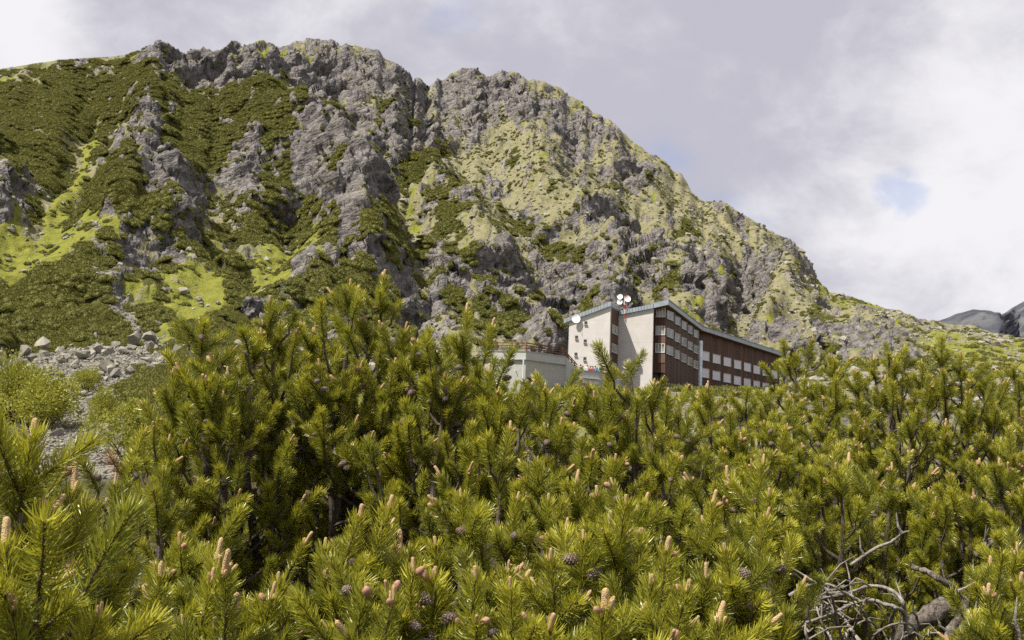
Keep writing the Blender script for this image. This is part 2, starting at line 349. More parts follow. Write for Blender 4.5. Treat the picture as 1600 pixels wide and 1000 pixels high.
# --- even out the rows along each column so that walls carry as much detail as slopes, then carve the finer blocks
i0 = int(np.argmax(Sg[:, 0] >= 3.9)); i1 = int(np.argmax(Sg[:, 0] >= 7.3))
stack = [Rn, Zn, Sg, PX, PY, w_rock, w_pine, w_grass, w_dry, w_scree]
for j in range(NC):
    rj, zj = Rn[i0:i1, j], Zn[i0:i1, j]
    ds = np.hypot(np.diff(rj), np.diff(zj)) / rj[1:] + 1e-5; c = np.concatenate([[0], np.cumsum(ds)]); tt_ = np.linspace(0, c[-1], i1 - i0)
    for A_ in stack: A_[i0:i1, j] = np.interp(tt_, c, A_[i0:i1, j].copy())
X = np.sin(AZ) * Rn; Y = np.cos(AZ) * Rn
ramp = sstep(Sg, 4.05, 4.8); rk = np.clip(blur2(w_rock, 2), 0, 1); rkM = np.clip(blur2(blur2(w_rock, 5), 5), 0, 1)
P3_ = np.stack([blur2(X, 3), blur2(Y, 3), blur2(Zn, 3)], -1)
nn = np.cross(np.gradient(P3_, axis=1), np.gradient(P3_, axis=0)); nn /= np.linalg.norm(nn, axis=-1, keepdims=True) + 1e-9; nn *= np.sign(nn[..., 2:3].mean())
ra = X + 0.25 * Y; rb = Zn + 0.35 * Y
wa = ra + 1.6 * fbm(ra / 14, rb / 14, 177, 3); wb = rb + 1.6 * fbm(ra / 14 + 9, rb / 14, 178, 3)
sa = wa * math.cos(ph) + wb * math.sin(ph); sb = (-wa * math.sin(ph) + wb * math.cos(ph)) * 1.7
fine_d = np.zeros_like(X)
for size, amp, tl, mk in ((16, 2.1, 1.7, 0.10 + rkM), (7, 1.0, 1.8, 0.08 + rk), (3.2, 0.45, 1.9, 0.06 + rk)):
    v, e = facets(sa, sb, size, int(size * 10) + 3, tl)
    fine_d += (amp * v - 0.25 * amp * np.exp(-(e / 0.08) ** 2)) * mk
fine_d += 0.7 * w_pine * fbm(X / 4, rb / 4, 55, 3) + 0.4 * w_scree * fbm(X / 1.6, rb / 1.6, 57, 3) + 0.35 * fbm(X / 5, rb / 5, 59, 4)
fine_d *= ramp * (1 - sstep(Sg, 7.2, 8.0))
X = X + nn[..., 0] * fine_d; Y = Y + nn[..., 1] * fine_d; Zn = Zn + nn[..., 2] * fine_d; Rn = np.hypot(X, Y); AZ = np.arctan2(X, Y)
nz = lambda s, sc: fbm(PX / sc, PY / sc, s, 5, 0.62)
# --- settle the crest on the photographed skyline
te = (Zn - 1.7) / Rn
m = np.where(Sg > 5.5, te, -1).max(0)
target = np.interp(az, K6[0], K6[1]); pxc = 800 + FOC * np.tan(az); jw = sstep(pxc, 215, 260) * (1 - 0.6 * sstep(pxc, 1000, 1250))
target = target + jw * ((10 / FOC) * (ridged(pxc / 34, pxc * 0 + 3.3, 401, 3, 0.6) - 0.62) * 2 + (5 / FOC) * (vnoise(pxc / 9, pxc * 0 + 1.5, 402) - 0.5)); ratio = target / np.maximum(m, 1e-3)
kk = np.array([0, 1, 3, 5, 3, 1, 0.0]); kk /= kk.sum()
ratio = np.convolve(np.pad(ratio, 3, 'edge'), kk, 'valid')
wgt = sstep(Sg, 4.5, 6.9)
Zn = 1.7 + (Zn - 1.7) * (1 + wgt * (ratio[None] - 1))
V = np.stack([X, Y, Zn], -1)
gx = np.gradient(V, axis=1); gy = np.gradient(V, axis=0); N = np.cross(gx, gy); N /= np.linalg.norm(N, axis=-1, keepdims=True) + 1e-9
N *= np.sign(N[..., 2:3].mean())
# ledges hold turf, walls stay bare
flat = blur2(N[..., 2], 1)
ledge = sstep(flat + 0.18 * nz(71, 9), 0.66, 0.86) * w_rock * ramp
bare = (1 - sstep(flat, 0.30, 0.46)) * ramp
mv = ledge * (0.62 - 0.30 * sstep(Sg, 6.2, 6.8))
lush = 1 - sstep(PX, 420, 760)
w_rock = w_rock - mv; w_dry = w_dry + mv * (1 - 0.45 * lush); w_grass = w_grass + mv * 0.45 * lush
for q in ('w_grass', 'w_dry', 'w_pine', 'w_scree'):
    a = globals()[q]; mvd = a * bare * (0.6 if q == 'w_pine' else 0.9); globals()[q] = a - mvd; w_rock = w_rock + mvd
PX2, PY2 = project(V.reshape(-1, 3)); PX2 = PX2.reshape(NR, NC); PY2 = PY2.reshape(NR, NC)

def terrain_mat(t):
    geo = t.add('ShaderNodeNewGeometry'); pos = geo.outputs['Position']
    A = lambda n: t.add('ShaderNodeAttribute', attribute_name=n).outputs['Fac']
    n1 = t.noise(pos, 0.05, 6, 0.6); n2 = t.noise(pos, 0.35, 6, 0.65); n3 = t.noise(pos, 1.6, 5, 0.65); n4 = t.noise(pos, 6.0, 4, 0.6)
    rock = t.mix(t.ramp(n2, 0.32, 0.68), (0.082, 0.078, 0.085), (0.235, 0.222, 0.220))
    rock = t.mix(t.math('MULTIPLY', t.ramp(n1, 0.45, 0.7), 0.5), rock, (0.20, 0.182, 0.165))
    rock = t.mix(t.math('MULTIPLY', t.ramp(n3, 0.55, 0.75), 0.55), rock, (0.31, 0.30, 0.28))
    rock = t.mix(t.math('MULTIPLY', t.ramp(t.noise(pos, 0.9, 5, 0.7), 0.55, 0.68), 0.45), rock, (0.17, 0.165, 0.10))
    st = t.vmath('ADD', t.vmath('MULTIPLY', pos, (0.30, 0.22, 0.42)), t.vmath('SCALE', t.noise(pos, 0.15, 3, 0.5, color=True), None, 0.7))
    rotn = t.add('ShaderNodeVectorRotate', {'Vector': st, 'Angle': 0.62}, rotation_type='Y_AXIS').outputs[0]
    rotn = t.vmath('MULTIPLY', rotn, (0.55, 1.0, 1.3))
    vb = t.add('ShaderNodeTexVoronoi', {'Vector': rotn, 'Scale': 1.0}, feature='F1'); vs = t.add('ShaderNodeTexVoronoi', {'Vector': rotn, 'Scale': 2.7}, feature='F1')
    blk = t.math('ADD', t.math('MULTIPLY', t.add('ShaderNodeSeparateColor', {0: vb.outputs['Color']}).outputs[0], 0.55), t.math('MULTIPLY', t.add('ShaderNodeSeparateColor', {0: vs.outputs['Color']}).outputs[1], 0.45))
    rock = t.mix(1.0, rock, t.mix(blk, (0.62, 0.62, 0.64), (1.42, 1.38, 1.32)), 'MULTIPLY')
    grass = t.mix(t.ramp(n2, 0.3, 0.7), (0.150, 0.165, 0.026), (0.250, 0.245, 0.045))
    grass = t.mix(t.math('MULTIPLY', t.ramp(n3, 0.45, 0.75), 0.5), grass, (0.11, 0.125, 0.022))
    dry = t.mix(t.ramp(n2, 0.3, 0.7), (0.165, 0.157, 0.074), (0.270, 0.248, 0.148))
    dry = t.mix(t.math('MULTIPLY', t.ramp(n3, 0.5, 0.72), 0.6), dry, (0.22, 0.21, 0.185))
    pine = t.mix(t.ramp(n3, 0.3, 0.7), (0.045, 0.052, 0.014), (0.115, 0.115, 0.030))
    scree = t.mix(t.ramp(n3, 0.3, 0.7), (0.15, 0.14, 0.122), (0.33, 0.31, 0.27))
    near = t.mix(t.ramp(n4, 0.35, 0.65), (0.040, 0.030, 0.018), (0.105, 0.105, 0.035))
    c = rock
    jag = t.math('MULTIPLY', t.math('SUBTRACT', n3, 0.5), 0.9)
    for nm, col in (('dry', dry), ('grass', grass), ('pine', pine), ('scree', scree)):
        c = t.mix(t.ramp(t.math('ADD', A(nm), jag), 0.36, 0.60), c, col)
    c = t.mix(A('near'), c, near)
    h = t.math('ADD', t.math('MULTIPLY', n2, 1.3), t.math('ADD', t.math('MULTIPLY', n3, 0.7), t.math('MULTIPLY', n4, 0.22)))
    h = t.math('ADD', h, t.math('MULTIPLY', t.math('ADD', t.math('MULTIPLY', vb.outputs['Distance'], -1.1), t.math('MULTIPLY', vs.outputs['Distance'], -0.55)), t.ramp(t.math('ADD', A('rockiness'), jag), 0.35, 0.6)))
    return principled(t, c, 0.95, h, 0.9, 1.1, 0.15)
TERR = material('terrain_ground', terrain_mat)
ii = np.arange(NR * NC).reshape(NR, NC)
Q = np.stack([ii[:-1, :-1], ii[:-1, 1:], ii[1:, 1:], ii[1:, :-1]], -1).reshape(-1, 4)
tm = np_mesh('terrain', V.reshape(-1, 3), Q, False, [TERR])
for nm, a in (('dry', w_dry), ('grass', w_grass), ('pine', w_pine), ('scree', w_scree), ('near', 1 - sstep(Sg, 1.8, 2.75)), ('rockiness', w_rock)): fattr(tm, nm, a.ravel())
terrain = obj('mountain_terrain', tm); tag(terrain, 'craggy grey mountainside with grass gullies and dwarf pine above the valley', kind='structure')

# wide valley floor that carries the scene beyond the slope
gv, gf = [], []
for i, r in enumerate((0.0, 60, 400, 1500, 6000)):
    for j in range(48): a = j * math.tau / 48; gv.append((r * math.cos(a), r * math.sin(a), -0.35 - 0.004 * r - (0.02 * r if i > 1 else 0)))
for i in range(4):
    for j in range(48): gf.append((i * 48 + j, i * 48 + (j + 1) % 48, (i + 1) * 48 + (j + 1) % 48, (i + 1) * 48 + j))
ground = obj('ground', mesh_from('ground', gv, gf, smooth=True), mat=simple_mat('valley_turf', (0.085, 0.085, 0.035), 0.95, 0.3, 0.4))
tag(ground, kind='structure')

# far ridge closing the valley
fx = np.linspace(-1, 1, 220); fy = np.linspace(0, 1, 70)
FS = np.array([(1300,560),(1400,525),(1440,508),(1470,500),(1495,491),(1520,485),(1548,486),(1566,492),(1580,482),(1600,470),(1650,445),(1750,420),(1900,440),(2200,480)], float)
fpx = np.linspace(1300, 2200, 220); fcr = np.interp(fpx, FS[:, 0], FS[:, 1])
FV = np.zeros((70, 220, 3))
for j in range(220):
    top = at(float(fpx[j]), float(fcr[j]), 1500.0 + 500 * max(0, min(1, (fpx[j] - 1555) / 30)))
    for i in range(70):
        s = i / 45.0
        if s <= 1: FV[i, j] = (top.x * (0.62 + 0.38 * s), top.y * (0.62 + 0.38 * s), -20 + (top.z + 20) * s ** 0.9)
        else: FV[i, j] = (top.x * (1 + 0.25 * (s - 1)), top.y * (1 + 0.25 * (s - 1)), top.z - 260 * (s - 1))
bump = (ridged(FV[..., 0] / 110, (FV[..., 1] + FV[..., 2]) / 130, 8, 5, 0.6) - 0.6) * 70
fwt = np.interp(np.arange(70) / 45.0, [0, 0.3, 0.85, 1, 1.5], [0, 1, 0.8, 0.25, 1])[:, None]
FV[..., 1] -= bump * fwt * 1.6; FV[..., 2] += bump * fwt * 0.4
fi = np.arange(70 * 220).reshape(70, 220)
FQ = np.stack([fi[:-1, :-1], fi[:-1, 1:], fi[1:, 1:], fi[1:, :-1]], -1).reshape(-1, 4)
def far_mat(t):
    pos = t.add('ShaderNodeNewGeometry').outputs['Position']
    c = t.mix(t.ramp(t.noise(pos, 0.012, 7, 0.7), 0.40, 0.60), (0.045, 0.049, 0.064), (0.115, 0.118, 0.125))  # blue of the distant haze is put into the rock colour
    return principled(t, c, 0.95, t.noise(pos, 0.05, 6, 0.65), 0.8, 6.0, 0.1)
far = obj('far_mountain', np_mesh('far_mountain', FV.reshape(-1, 3), FQ, True), mat=material('far_rock_haze_tint', far_mat))
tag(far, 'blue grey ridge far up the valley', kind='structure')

def surface_z(x, y):
    """terrain height at a world position"""
    a = math.atan2(x, y); R = math.hypot(x, y)
    j = int(np.clip(np.searchsorted(az, a), 1, NC - 1)); col = Rn[:, j]
    k = int(np.argmax(col > R)); k = max(k, 1); t = (R - col[k - 1]) / max(col[k] - col[k - 1], 1e-6)
    return float(Zn[k - 1, j] + (Zn[k, j] - Zn[k - 1, j]) * min(max(t, 0), 1))
# ------------------------------------------------------------------ hotel
def wall_mat(name, col, scale=0.6, streak=0.10):
    def b(t):
        co = t.add('ShaderNodeNewGeometry').outputs['Position']
        n = t.noise(co, scale, 6, 0.6)
        st = t.noise(t.vmath('MULTIPLY', co, (3.0, 3.0, 0.12)), 1.0, 5, 0.6)
        c = t.mix(t.ramp(n, 0.3, 0.7), tuple(x * 0.94 for x in col), tuple(min(1, x * 1.05) for x in col))
        c = t.mix(t.math('MULTIPLY', t.ramp(st, 0.5, 0.75), streak * 2), c, tuple(x * 0.72 for x in col))
        jz = t.math('FRACT', t.math('MULTIPLY', t.add('ShaderNodeSeparateXYZ', {0: co}).outputs[2], 0.37))
        c = t.mix(t.math('MULTIPLY', t.math('LESS_THAN', jz, 0.025), 0.35), c, tuple(x * 0.7 for x in col))
        return principled(t, c, 0.85, t.noise(co, 18, 4, 0.6), 0.25, 0.02)
    return material(name, b)
def wood_mat(name, lo, hi):
    def b(t):
        co = t.add('ShaderNodeTexCoord').outputs['Object']
        s = t.add('ShaderNodeSeparateXYZ', {0: co})
        u = t.math('MULTIPLY', s.outputs[0], 6.0); board = t.math('FLOOR', u)
        wn = t.add('ShaderNodeTexWhiteNoise', {'W': board}, noise_dimensions='1D').outputs['Value']
        grain = t.noise(t.vmath('MULTIPLY', co, (14, 14, 0.7)), 1.0, 5, 0.6)
        f = t.math('ADD', t.math('MULTIPLY', wn, 0.6), t.math('MULTIPLY', grain, 0.5))
        c = t.mix(t.ramp(f, 0.15, 0.95), lo, hi)
        gap = t.math('LESS_THAN', t.math('FRACT', u), 0.10)
        h = t.math('SUBTRACT', 1.0, gap)
        return principled(t, c, 0.7, h, 0.7, 0.03)
    return material(name, b)
def metal_mat(name, col, rough=0.45, seam=0.0):
    def b(t):
        co = t.add('ShaderNodeTexCoord').outputs['Object']
        n = t.noise(co, 0.8, 5, 0.6)
        c = t.mix(t.ramp(n, 0.3, 0.7), tuple(x * 0.85 for x in col), tuple(x * 1.1 for x in col))
        return principled(t, c, rough, t.noise(co, 3.0, 3, 0.5), 0.1, 0.02, 0.5, 0.35)
    return material(name, b)
M_WALL = wall_mat('pale_render', (0.50, 0.475, 0.46)); M_CONC = wall_mat('terrace_concrete', (0.36, 0.36, 0.34), 1.2, 0.16); M_BAND = wall_mat('parapet_concrete', (0.40, 0.41, 0.395), 1.0, 0.14)
M_WOOD = wood_mat('brown_cladding', (0.046, 0.022, 0.015), (0.105, 0.054, 0.038)); M_RAIL = wood_mat('rail_wood', (0.075, 0.030, 0.016), (0.16, 0.075, 0.042))
M_WOOD2 = wood_mat('weathered_boards', (0.085, 0.050, 0.038), (0.17, 0.105, 0.08))
M_ROOF = metal_mat('zinc_fascia', (0.30, 0.34, 0.39)); M_ROOFTOP = metal_mat('roof_sheet', (0.20, 0.22, 0.24)); M_DUCT = metal_mat('duct_metal', (0.62, 0.68, 0.74), 0.35)
M_FRAME = simple_mat('white_window_frame', (0.55, 0.54, 0.52), 0.5, 0.05); M_BLIND = simple_mat('pale_blind', (0.62, 0.60, 0.66), 0.75, 0.06)
M_DARK = simple_mat('dark_recess', (0.05, 0.045, 0.045), 0.9); M_WHITE = simple_mat('white_dish', (0.82, 0.82, 0.80), 0.45, 0.03); M_RED = simple_mat('mast_red', (0.45, 0.06, 0.05), 0.5)
M_SOFFIT = simple_mat('soffit_wood', (0.085, 0.042, 0.028), 0.75, 0.2, 1.5)
def glass_build(t):
    co = t.add('ShaderNodeNewGeometry').outputs['Position']
    c = t.mix(t.ramp(t.noise(co, 0.5, 3, 0.5), 0.35, 0.65), (0.11, 0.115, 0.11), (0.30, 0.30, 0.275))
    return principled(t, c, 0.12, None, spec=0.6)
M_GLASS = material('curtained_glass', glass_build)
def stone_build(t):
    co = t.add('ShaderNodeNewGeometry').outputs['Position']
    v = t.add('ShaderNodeTexVoronoi', {'Vector': t.vmath('MULTIPLY', co, (1, 1, 1.5)), 'Scale': 2.1}, feature='F1')
    e = t.add('ShaderNodeTexVoronoi', {'Vector': t.vmath('MULTIPLY', co, (1, 1, 1.5)), 'Scale': 2.1}, feature='DISTANCE_TO_EDGE').outputs['Distance']
    s = t.add('ShaderNodeSeparateColor', {0: v.outputs['Color']})
    c = t.mix(s.outputs[0], (0.13, 0.12, 0.11), (0.34, 0.32, 0.29)); c = t.mix(t.ramp(e, 0.0, 0.06), (0.06, 0.055, 0.05), c)
    return principled(t, c, 0.9, t.ramp(e, 0.0, 0.15), 0.9, 0.12)
M_STONE = material('rubble_stone', stone_build)

def prism(name, poly, z0, z1, mat, parent):
    """vertical prism over a plan polygon; z0/z1 are numbers or one per corner. World coordinates."""
    n = len(poly); area = sum(poly[i][0] * poly[(i + 1) % n][1] - poly[(i + 1) % n][0] * poly[i][1] for i in range(n))
    z0 = z0 if isinstance(z0, (list, tuple)) else [z0] * n; z1 = z1 if isinstance(z1, (list, tuple)) else [z1] * n
    if area < 0: poly = poly[::-1]; z0 = list(z0)[::-1]; z1 = list(z1)[::-1]
    v = [(p[0], p[1], z) for p, z in zip(poly, z0)] + [(p[0], p[1], z) for p, z in zip(poly, z1)]
    f = [tuple(range(n))[::-1], tuple(range(n, 2 * n))] + [(i, (i + 1) % n, n + (i + 1) % n, n + i) for i in range(n)]
    return world_part(name, v, f, mat, parent)
def world_part(name, v, f, mat, parent):
    me = mesh_from(name, v, f); o = obj(name, me, parent, mat)
    if parent is not None:
        o.matrix_parent_inverse = parent_inv(parent)
    return o
def parent_inv(p):
    return Matrix.Translation(-p.location) if p.parent is None else Matrix()
def panel(name, P, d, out, wid, hei, thick, z, mat, parent):
    """upright slab: starts at plan point P, runs wid along unit d, front face pushed by thick along unit out"""
    a = P; b = P + d * wid; t = out * thick
    return prism(name, [(a.x, a.y), (b.x, b.y), (b.x + t.x, b.y + t.y), (a.x + t.x, a.y + t.y)], z, z + hei, mat, parent)
def V2(p): return Vector((p.x, p.y, 0))
def window(P, d, out, wid, hei, z, parent, blind=True, mull=1):
    """frame, pane (or blind) and sill as one window part with sub-parts"""
    fr = 0.09
    v, f = [], []
    def bar(u0, u1, z0, z1, th):
        k = len(v)
        for (u, o) in ((u0, 0), (u1, 0), (u1, th), (u0, th)):
            p = P + d * u + out * o; v.append((p.x, p.y, z0))
        for (u, o) in ((u0, 0), (u1, 0), (u1, th), (u0, th)):
            p = P + d * u + out * o; v.append((p.x, p.y, z1))
        f.extend([(k, k + 1, k + 2, k + 3), (k + 7, k + 6, k + 5, k + 4), (k, k + 4, k + 5, k + 1), (k + 1, k + 5, k + 6, k + 2), (k + 2, k + 6, k + 7, k + 3), (k + 3, k + 7, k + 4, k)])
    bar(0, fr, z, z + hei, 0.10); bar(wid - fr, wid, z, z + hei, 0.10); bar(fr, wid - fr, z, z + fr, 0.098); bar(fr, wid - fr, z + hei - fr, z + hei, 0.098)
    for i in range(mull):
        u = wid * (i + 1) / (mull + 1) * (0.75 if mull == 1 else 1); bar(u - 0.05, u + 0.05, z + fr, z + hei - fr, 0.096)
    w_ = world_part('window', v, f, M_FRAME, parent)
    for nm, args, m in (('pane', (P + d * fr * 0.5, d, out, wid - fr, hei - fr, 0.035, z + fr * 0.5), M_BLIND if blind else M_GLASS), ('sill', (P - d * 0.05, d, out, wid + 0.1, 0.05, 0.16, z - 0.055), M_ROOF)):
        a, dd, oo, ww, hh, th, zz_ = args; b = a + dd * ww; tt = oo * th
        n4 = [(a.x, a.y), (b.x, b.y), (b.x + tt.x, b.y + tt.y), (a.x + tt.x, a.y + tt.y)]
        vv = [(x, y, zz_) for x, y in n4] + [(x, y, zz_ + hh) for x, y in n4]
        ff = [(3, 2, 1, 0), (4, 5, 6, 7), (0, 1, 5, 4), (1, 2, 6, 5), (2, 3, 7, 6), (3, 0, 4, 7)]
        o = obj(nm, mesh_from(nm, vv, ff), w_, m)                                # window sits at identity inside the hotel frame
    return w_

# plan from sight lines: the roof edge is level, so its three corners give the bend of the long wing
P1 = at(1045, 469, 150.0); HR = P1.z
def level(px, py, z):
    d = ray(px, py); return CAM + d * ((z - CAM.z) / d.z)
P2, P3 = level(1098, 510, HR), level(1226, 552, HR)
d1 = V2(P2 - P1).normalized(); d2 = V2(P3 - P2).normalized()
n1 = Vector((d1.y, -d1.x, 0)); n2 = Vector((d2.y, -d2.x, 0)); g = -n1            # facade normals point right; g runs left along the gables
C0 = on_plane(1021, 478, V2(P1), g); A0 = on_plane(966.5, 486, V2(P1), g)        # right gable corners
B0 = on_plane(954, 478, V2(A0), d1); L0 = on_plane(889.5, 500, V2(B0), g)        # left block corners
rise = lambda px, py, P, d: on_plane(px, py, V2(P), d).z
zA, zC = rise(968, 486, P1, g), rise(1021, 475.5, P1, g)
zL, zB = rise(882, 499, B0, g), rise(952, 472, B0, g)
BASE = 12.6
hotel = empty('mountain_hotel', (0, 0, 0))
tag(hotel, 'long pale mountain hotel with brown timber facade and sloping zinc roof edge', 'hotel')
lenN = (P2 - P1).length; lenF = (P3 - P2).length
xy = lambda p: (p.x, p.y)
OV = 0.4                                                                        # roof overhang past the facade
F0 = V2(P1) + g * OV; K0 = V2(P2) - n1 * 0.35 - n2 * 0.35; E0 = V2(P3) - n2 * 0.8
back = 12.5
fin = 0.45
prism('gable_wall', [xy(V2(A0) + g * 0.3), xy(V2(C0)), xy(V2(C0) + d1 * fin), xy(V2(A0) + g * 0.3 + d1 * fin)], BASE - 3, [zA - 0.75, zC - 0.62, zC - 0.62, zA - 0.75], M_WALL, hotel)
lb = 26.0
prism('side_block', [xy(V2(L0)), xy(V2(B0)), xy(V2(B0) + d1 * lb), xy(V2(L0) + d1 * lb)], BASE - 3, [zL - 0.32 + 0.55, zB - 0.62, zB - 0.62, zL - 0.32 + 0.55], M_WALL, hotel)
# brown side strip of the protruding block, with its windows
sw = (V2(A0) - V2(B0)).length
panel('cladding', V2(B0) + d1 * 0.55, d1, n1, sw - 0.6, zB - 0.75 - (BASE + 0.6), 0.06, BASE + 0.6, M_WOOD, hotel)
for k in range(3):
    window(V2(B0) + d1 * 1.0 + n1 * 0.06, d1, n1, sw - 1.6, 1.25, BASE + 2.3 + 2.75 * k - 0.5, hotel, False, 2)
# wing body behind the facade line
inner = 0.55
W0 = V2(C0) + d1 * (fin + 0.02); f0 = F0 + d1 * 1.75 - n1 * inner
prism('wing_body', [xy(W0 + d1 * 1.0), xy(f0), xy(K0 - n1 * inner), xy(E0 - n2 * inner), xy(E0 - n2 * back), xy(K0 - n1 * back * 0.9), xy(W0 + d1 * 1.0 - n1 * (back - 6))], BASE + 2.05, HR - 0.95, M_WOOD, hotel)
prism('basement', [xy(W0 + d1 * 1.4), xy(f0 + d1 * 0.5 - n1 * 0.7), xy(K0 - n1 * 1.2), xy(E0 - n2 * 1.2), xy(E0 - n2 * back), xy(K0 - n1 * back * 0.9), xy(W0 + d1 * 1.4 - n1 * (back - 6))], BASE - 4, BASE + 2.05, M_DARK, hotel)
# end wall of the wing, facing the valley: boards and three wide windows
ew = (F0 - W0 - d1 * 1.0).dot(n1)
EP = W0 + d1 * 0.98; bk = -d1
panel('cladding', EP, n1, bk, ew - 0.25, HR - 1.2 - (BASE + 2.05), 0.06, BASE + 2.05, M_WOOD, hotel)
def wz(px, py): return rise(px, py, EP, n1)
rows_z = [wz(1032, 551), wz(1033, 523.5), wz(1034, 495.5)]
for z in rows_z:
    window(EP + n1 * 0.12 + bk * 0.062, n1, bk, ew - 0.45, 1.35, z, hotel, False, 2)
for z in rows_z[:2]:                                                            # lighter parapet boards under the windows
    panel('balcony_board', EP + n1 * 0.5 + bk * 0.062, n1, bk, ew - 0.8, 1.3, 0.08, z - 1.5, M_WOOD2, hotel)
# saw-tooth bays: each leans its window toward the valley
def bays(S, d, n, length, count, zs, hei, tooth, wfrac, blind, mat_top, zbot):
    b = length / count
    for i in range(count):
        a = S + d * (b * i) - n * tooth; e = S + d * (b * (i + 1) - 0.12)
        dd = (e - a); ln = dd.length; dd.normalize(); oo = Vector((dd.y, -dd.x, 0))
        prism('bay', [xy(a), xy(e), xy(e - n * (tooth + 0.35)), xy(a - n * 0.35)], zbot, HR - 0.9, M_WOOD, hotel)
        for z in zs:
            ww = ln * wfrac
            window(a + dd * (ln - ww) * 0.55 + oo * 0.004, dd, oo, ww, hei, z, hotel, blind, 0)
bays(F0 + d1 * 1.8, d1, n1, (K0 - F0).length - 2.5, 5, rows_z, 1.3, 0.62, 0.60, False, None, BASE - 1.0)
zf1 = rise(1105, 563.5, K0, d2); zf2 = rise(1104, 590, K0, d2)
bays(K0 + d2 * 1.0, d2, n2, (E0 - K0).length - 2.2, 8, [zf1, zf2], 1.6, 0.62, 0.55, True, None, BASE - 2.5)
# metal duct between the two wings
dz0 = BASE - 2.5
du = K0 - d1 * 0.75
for k, (za, zb_) in enumerate(((dz0, dz0 + 4.2), (dz0 + 4.25, dz0 + 8.2), (dz0 + 8.25, HR - 2.6))):
    w2 = 0.50 - 0.04 * (k % 2)
    prism('duct', [xy(du + (n1 * math.cos(a) + d1 * math.sin(a)) * w2 + n1 * 0.35) for a in [i * math.tau / 10 for i in range(10)]], za, zb_, M_DUCT, hotel)
# roof: sloping slabs with a zinc fascia
def slab(name, quad, th, mat, drop=0.0):
    v = [tuple(p) for p in quad]; v2 = [(p[0], p[1], p[2] - th) for p in v]; n = len(v)
    ar = sum(v[i][0] * v[(i + 1) % n][1] - v[(i + 1) % n][0] * v[i][1] for i in range(n))
    if ar < 0: v = v[::-1]; v2 = v2[::-1]
    f = [tuple(range(n)), tuple(range(n, 2 * n))[::-1]] + [(i, n + i, n + (i + 1) % n, (i + 1) % n) for i in range(n)]
    return world_part(name, v + v2, f, mat, hotel)
def pt(p, z): return (p.x, p.y, z)
ovf = -d1 * 0.35
Lr = V2(L0) + g * 0.75
slab('roof', [pt(Lr + ovf, zL), pt(V2(B0) + n1 * 0.12 + ovf, zB), pt(V2(B0) + n1 * 0.12 + d1 * (sw + 0.3), zB), pt(V2(B0) + n1 * 0.12 + d1 * lb, zB), pt(Lr + d1 * lb, zL)], 0.62, M_ROOF)
slab('roof', [pt(V2(A0) + n1 * 0.14 + ovf, zA), pt(V2(C0) + ovf, zC), pt(V2(C0) + d1 * (lenN * 0.99), zC), pt(V2(A0) + n1 * 0.14 + d1 * (lenN * 0.99), zA)], 0.62, M_ROOF)
def strip(nm, za, th, inn, outn, mat, s0=0.0):
    """roof edge along the bent facade"""
    a0 = V2(P1) + n1 * outn + d1 * s0 - d1 * 0.25; a1 = V2(P2) + (n1 + n2).normalized() * outn; a2 = V2(P3) + n2 * outn + d2 * 0.2
    b0 = V2(C0) + n1 * 0.06 + d1 * s0 - d1 * 0.25 if inn == 'gable' else a0 - n1 * inn
    b1 = a1 - n1 * 3.2; b2 = a2 - n2 * 3.2
    za0 = za[0] if isinstance(za, tuple) else za; zb0 = za[1] if isinstance(za, tuple) else za
    slab(nm, [pt(a0, za0), pt(a1, za0), pt(b1, zb0), pt(b0, zb0)], th, mat)
    slab(nm, [pt(a1, za0), pt(a2, za0), pt(b2, zb0), pt(b1, zb0)], th, mat)
strip('roof_edge', (HR, zC + 0.12), 0.70, 'gable', 0.0, M_ROOF)
strip('soffit', (HR - 0.72, zC - 0.60), 0.05, 'gable', -0.10, M_SOFFIT, 0.3)
strip('roof_edge', (HR + 0.09, zC + 0.21), 0.08, 'gable', 0.10, M_ROOFTOP)
slab('roof', [pt(V2(P2) - n1 * 3.2, HR - 0.1), pt(V2(P3) - n2 * 3.2, HR - 0.1), pt(V2(P3) - n2 * (back + 2), HR - 2.6), pt(V2(P2) - n1 * (back + 2), HR - 2.6)], 0.5, M_ROOFTOP)
# standing seams of the zinc along the gables
for (S, E_, zs, ze, cnt) in ((Lr, V2(B0), zL, zB, 15), (V2(A0), V2(C0), zA, zC, 12)):
    for i in range(1, cnt):
        p = S.lerp(E_, i / cnt) + ovf - d1 * 0.025; z = zs + (ze - zs) * i / cnt
        panel('seam', p, n1, d1, 0.05, 0.60, 0.03, z - 0.61, M_ROOFTOP, hotel)
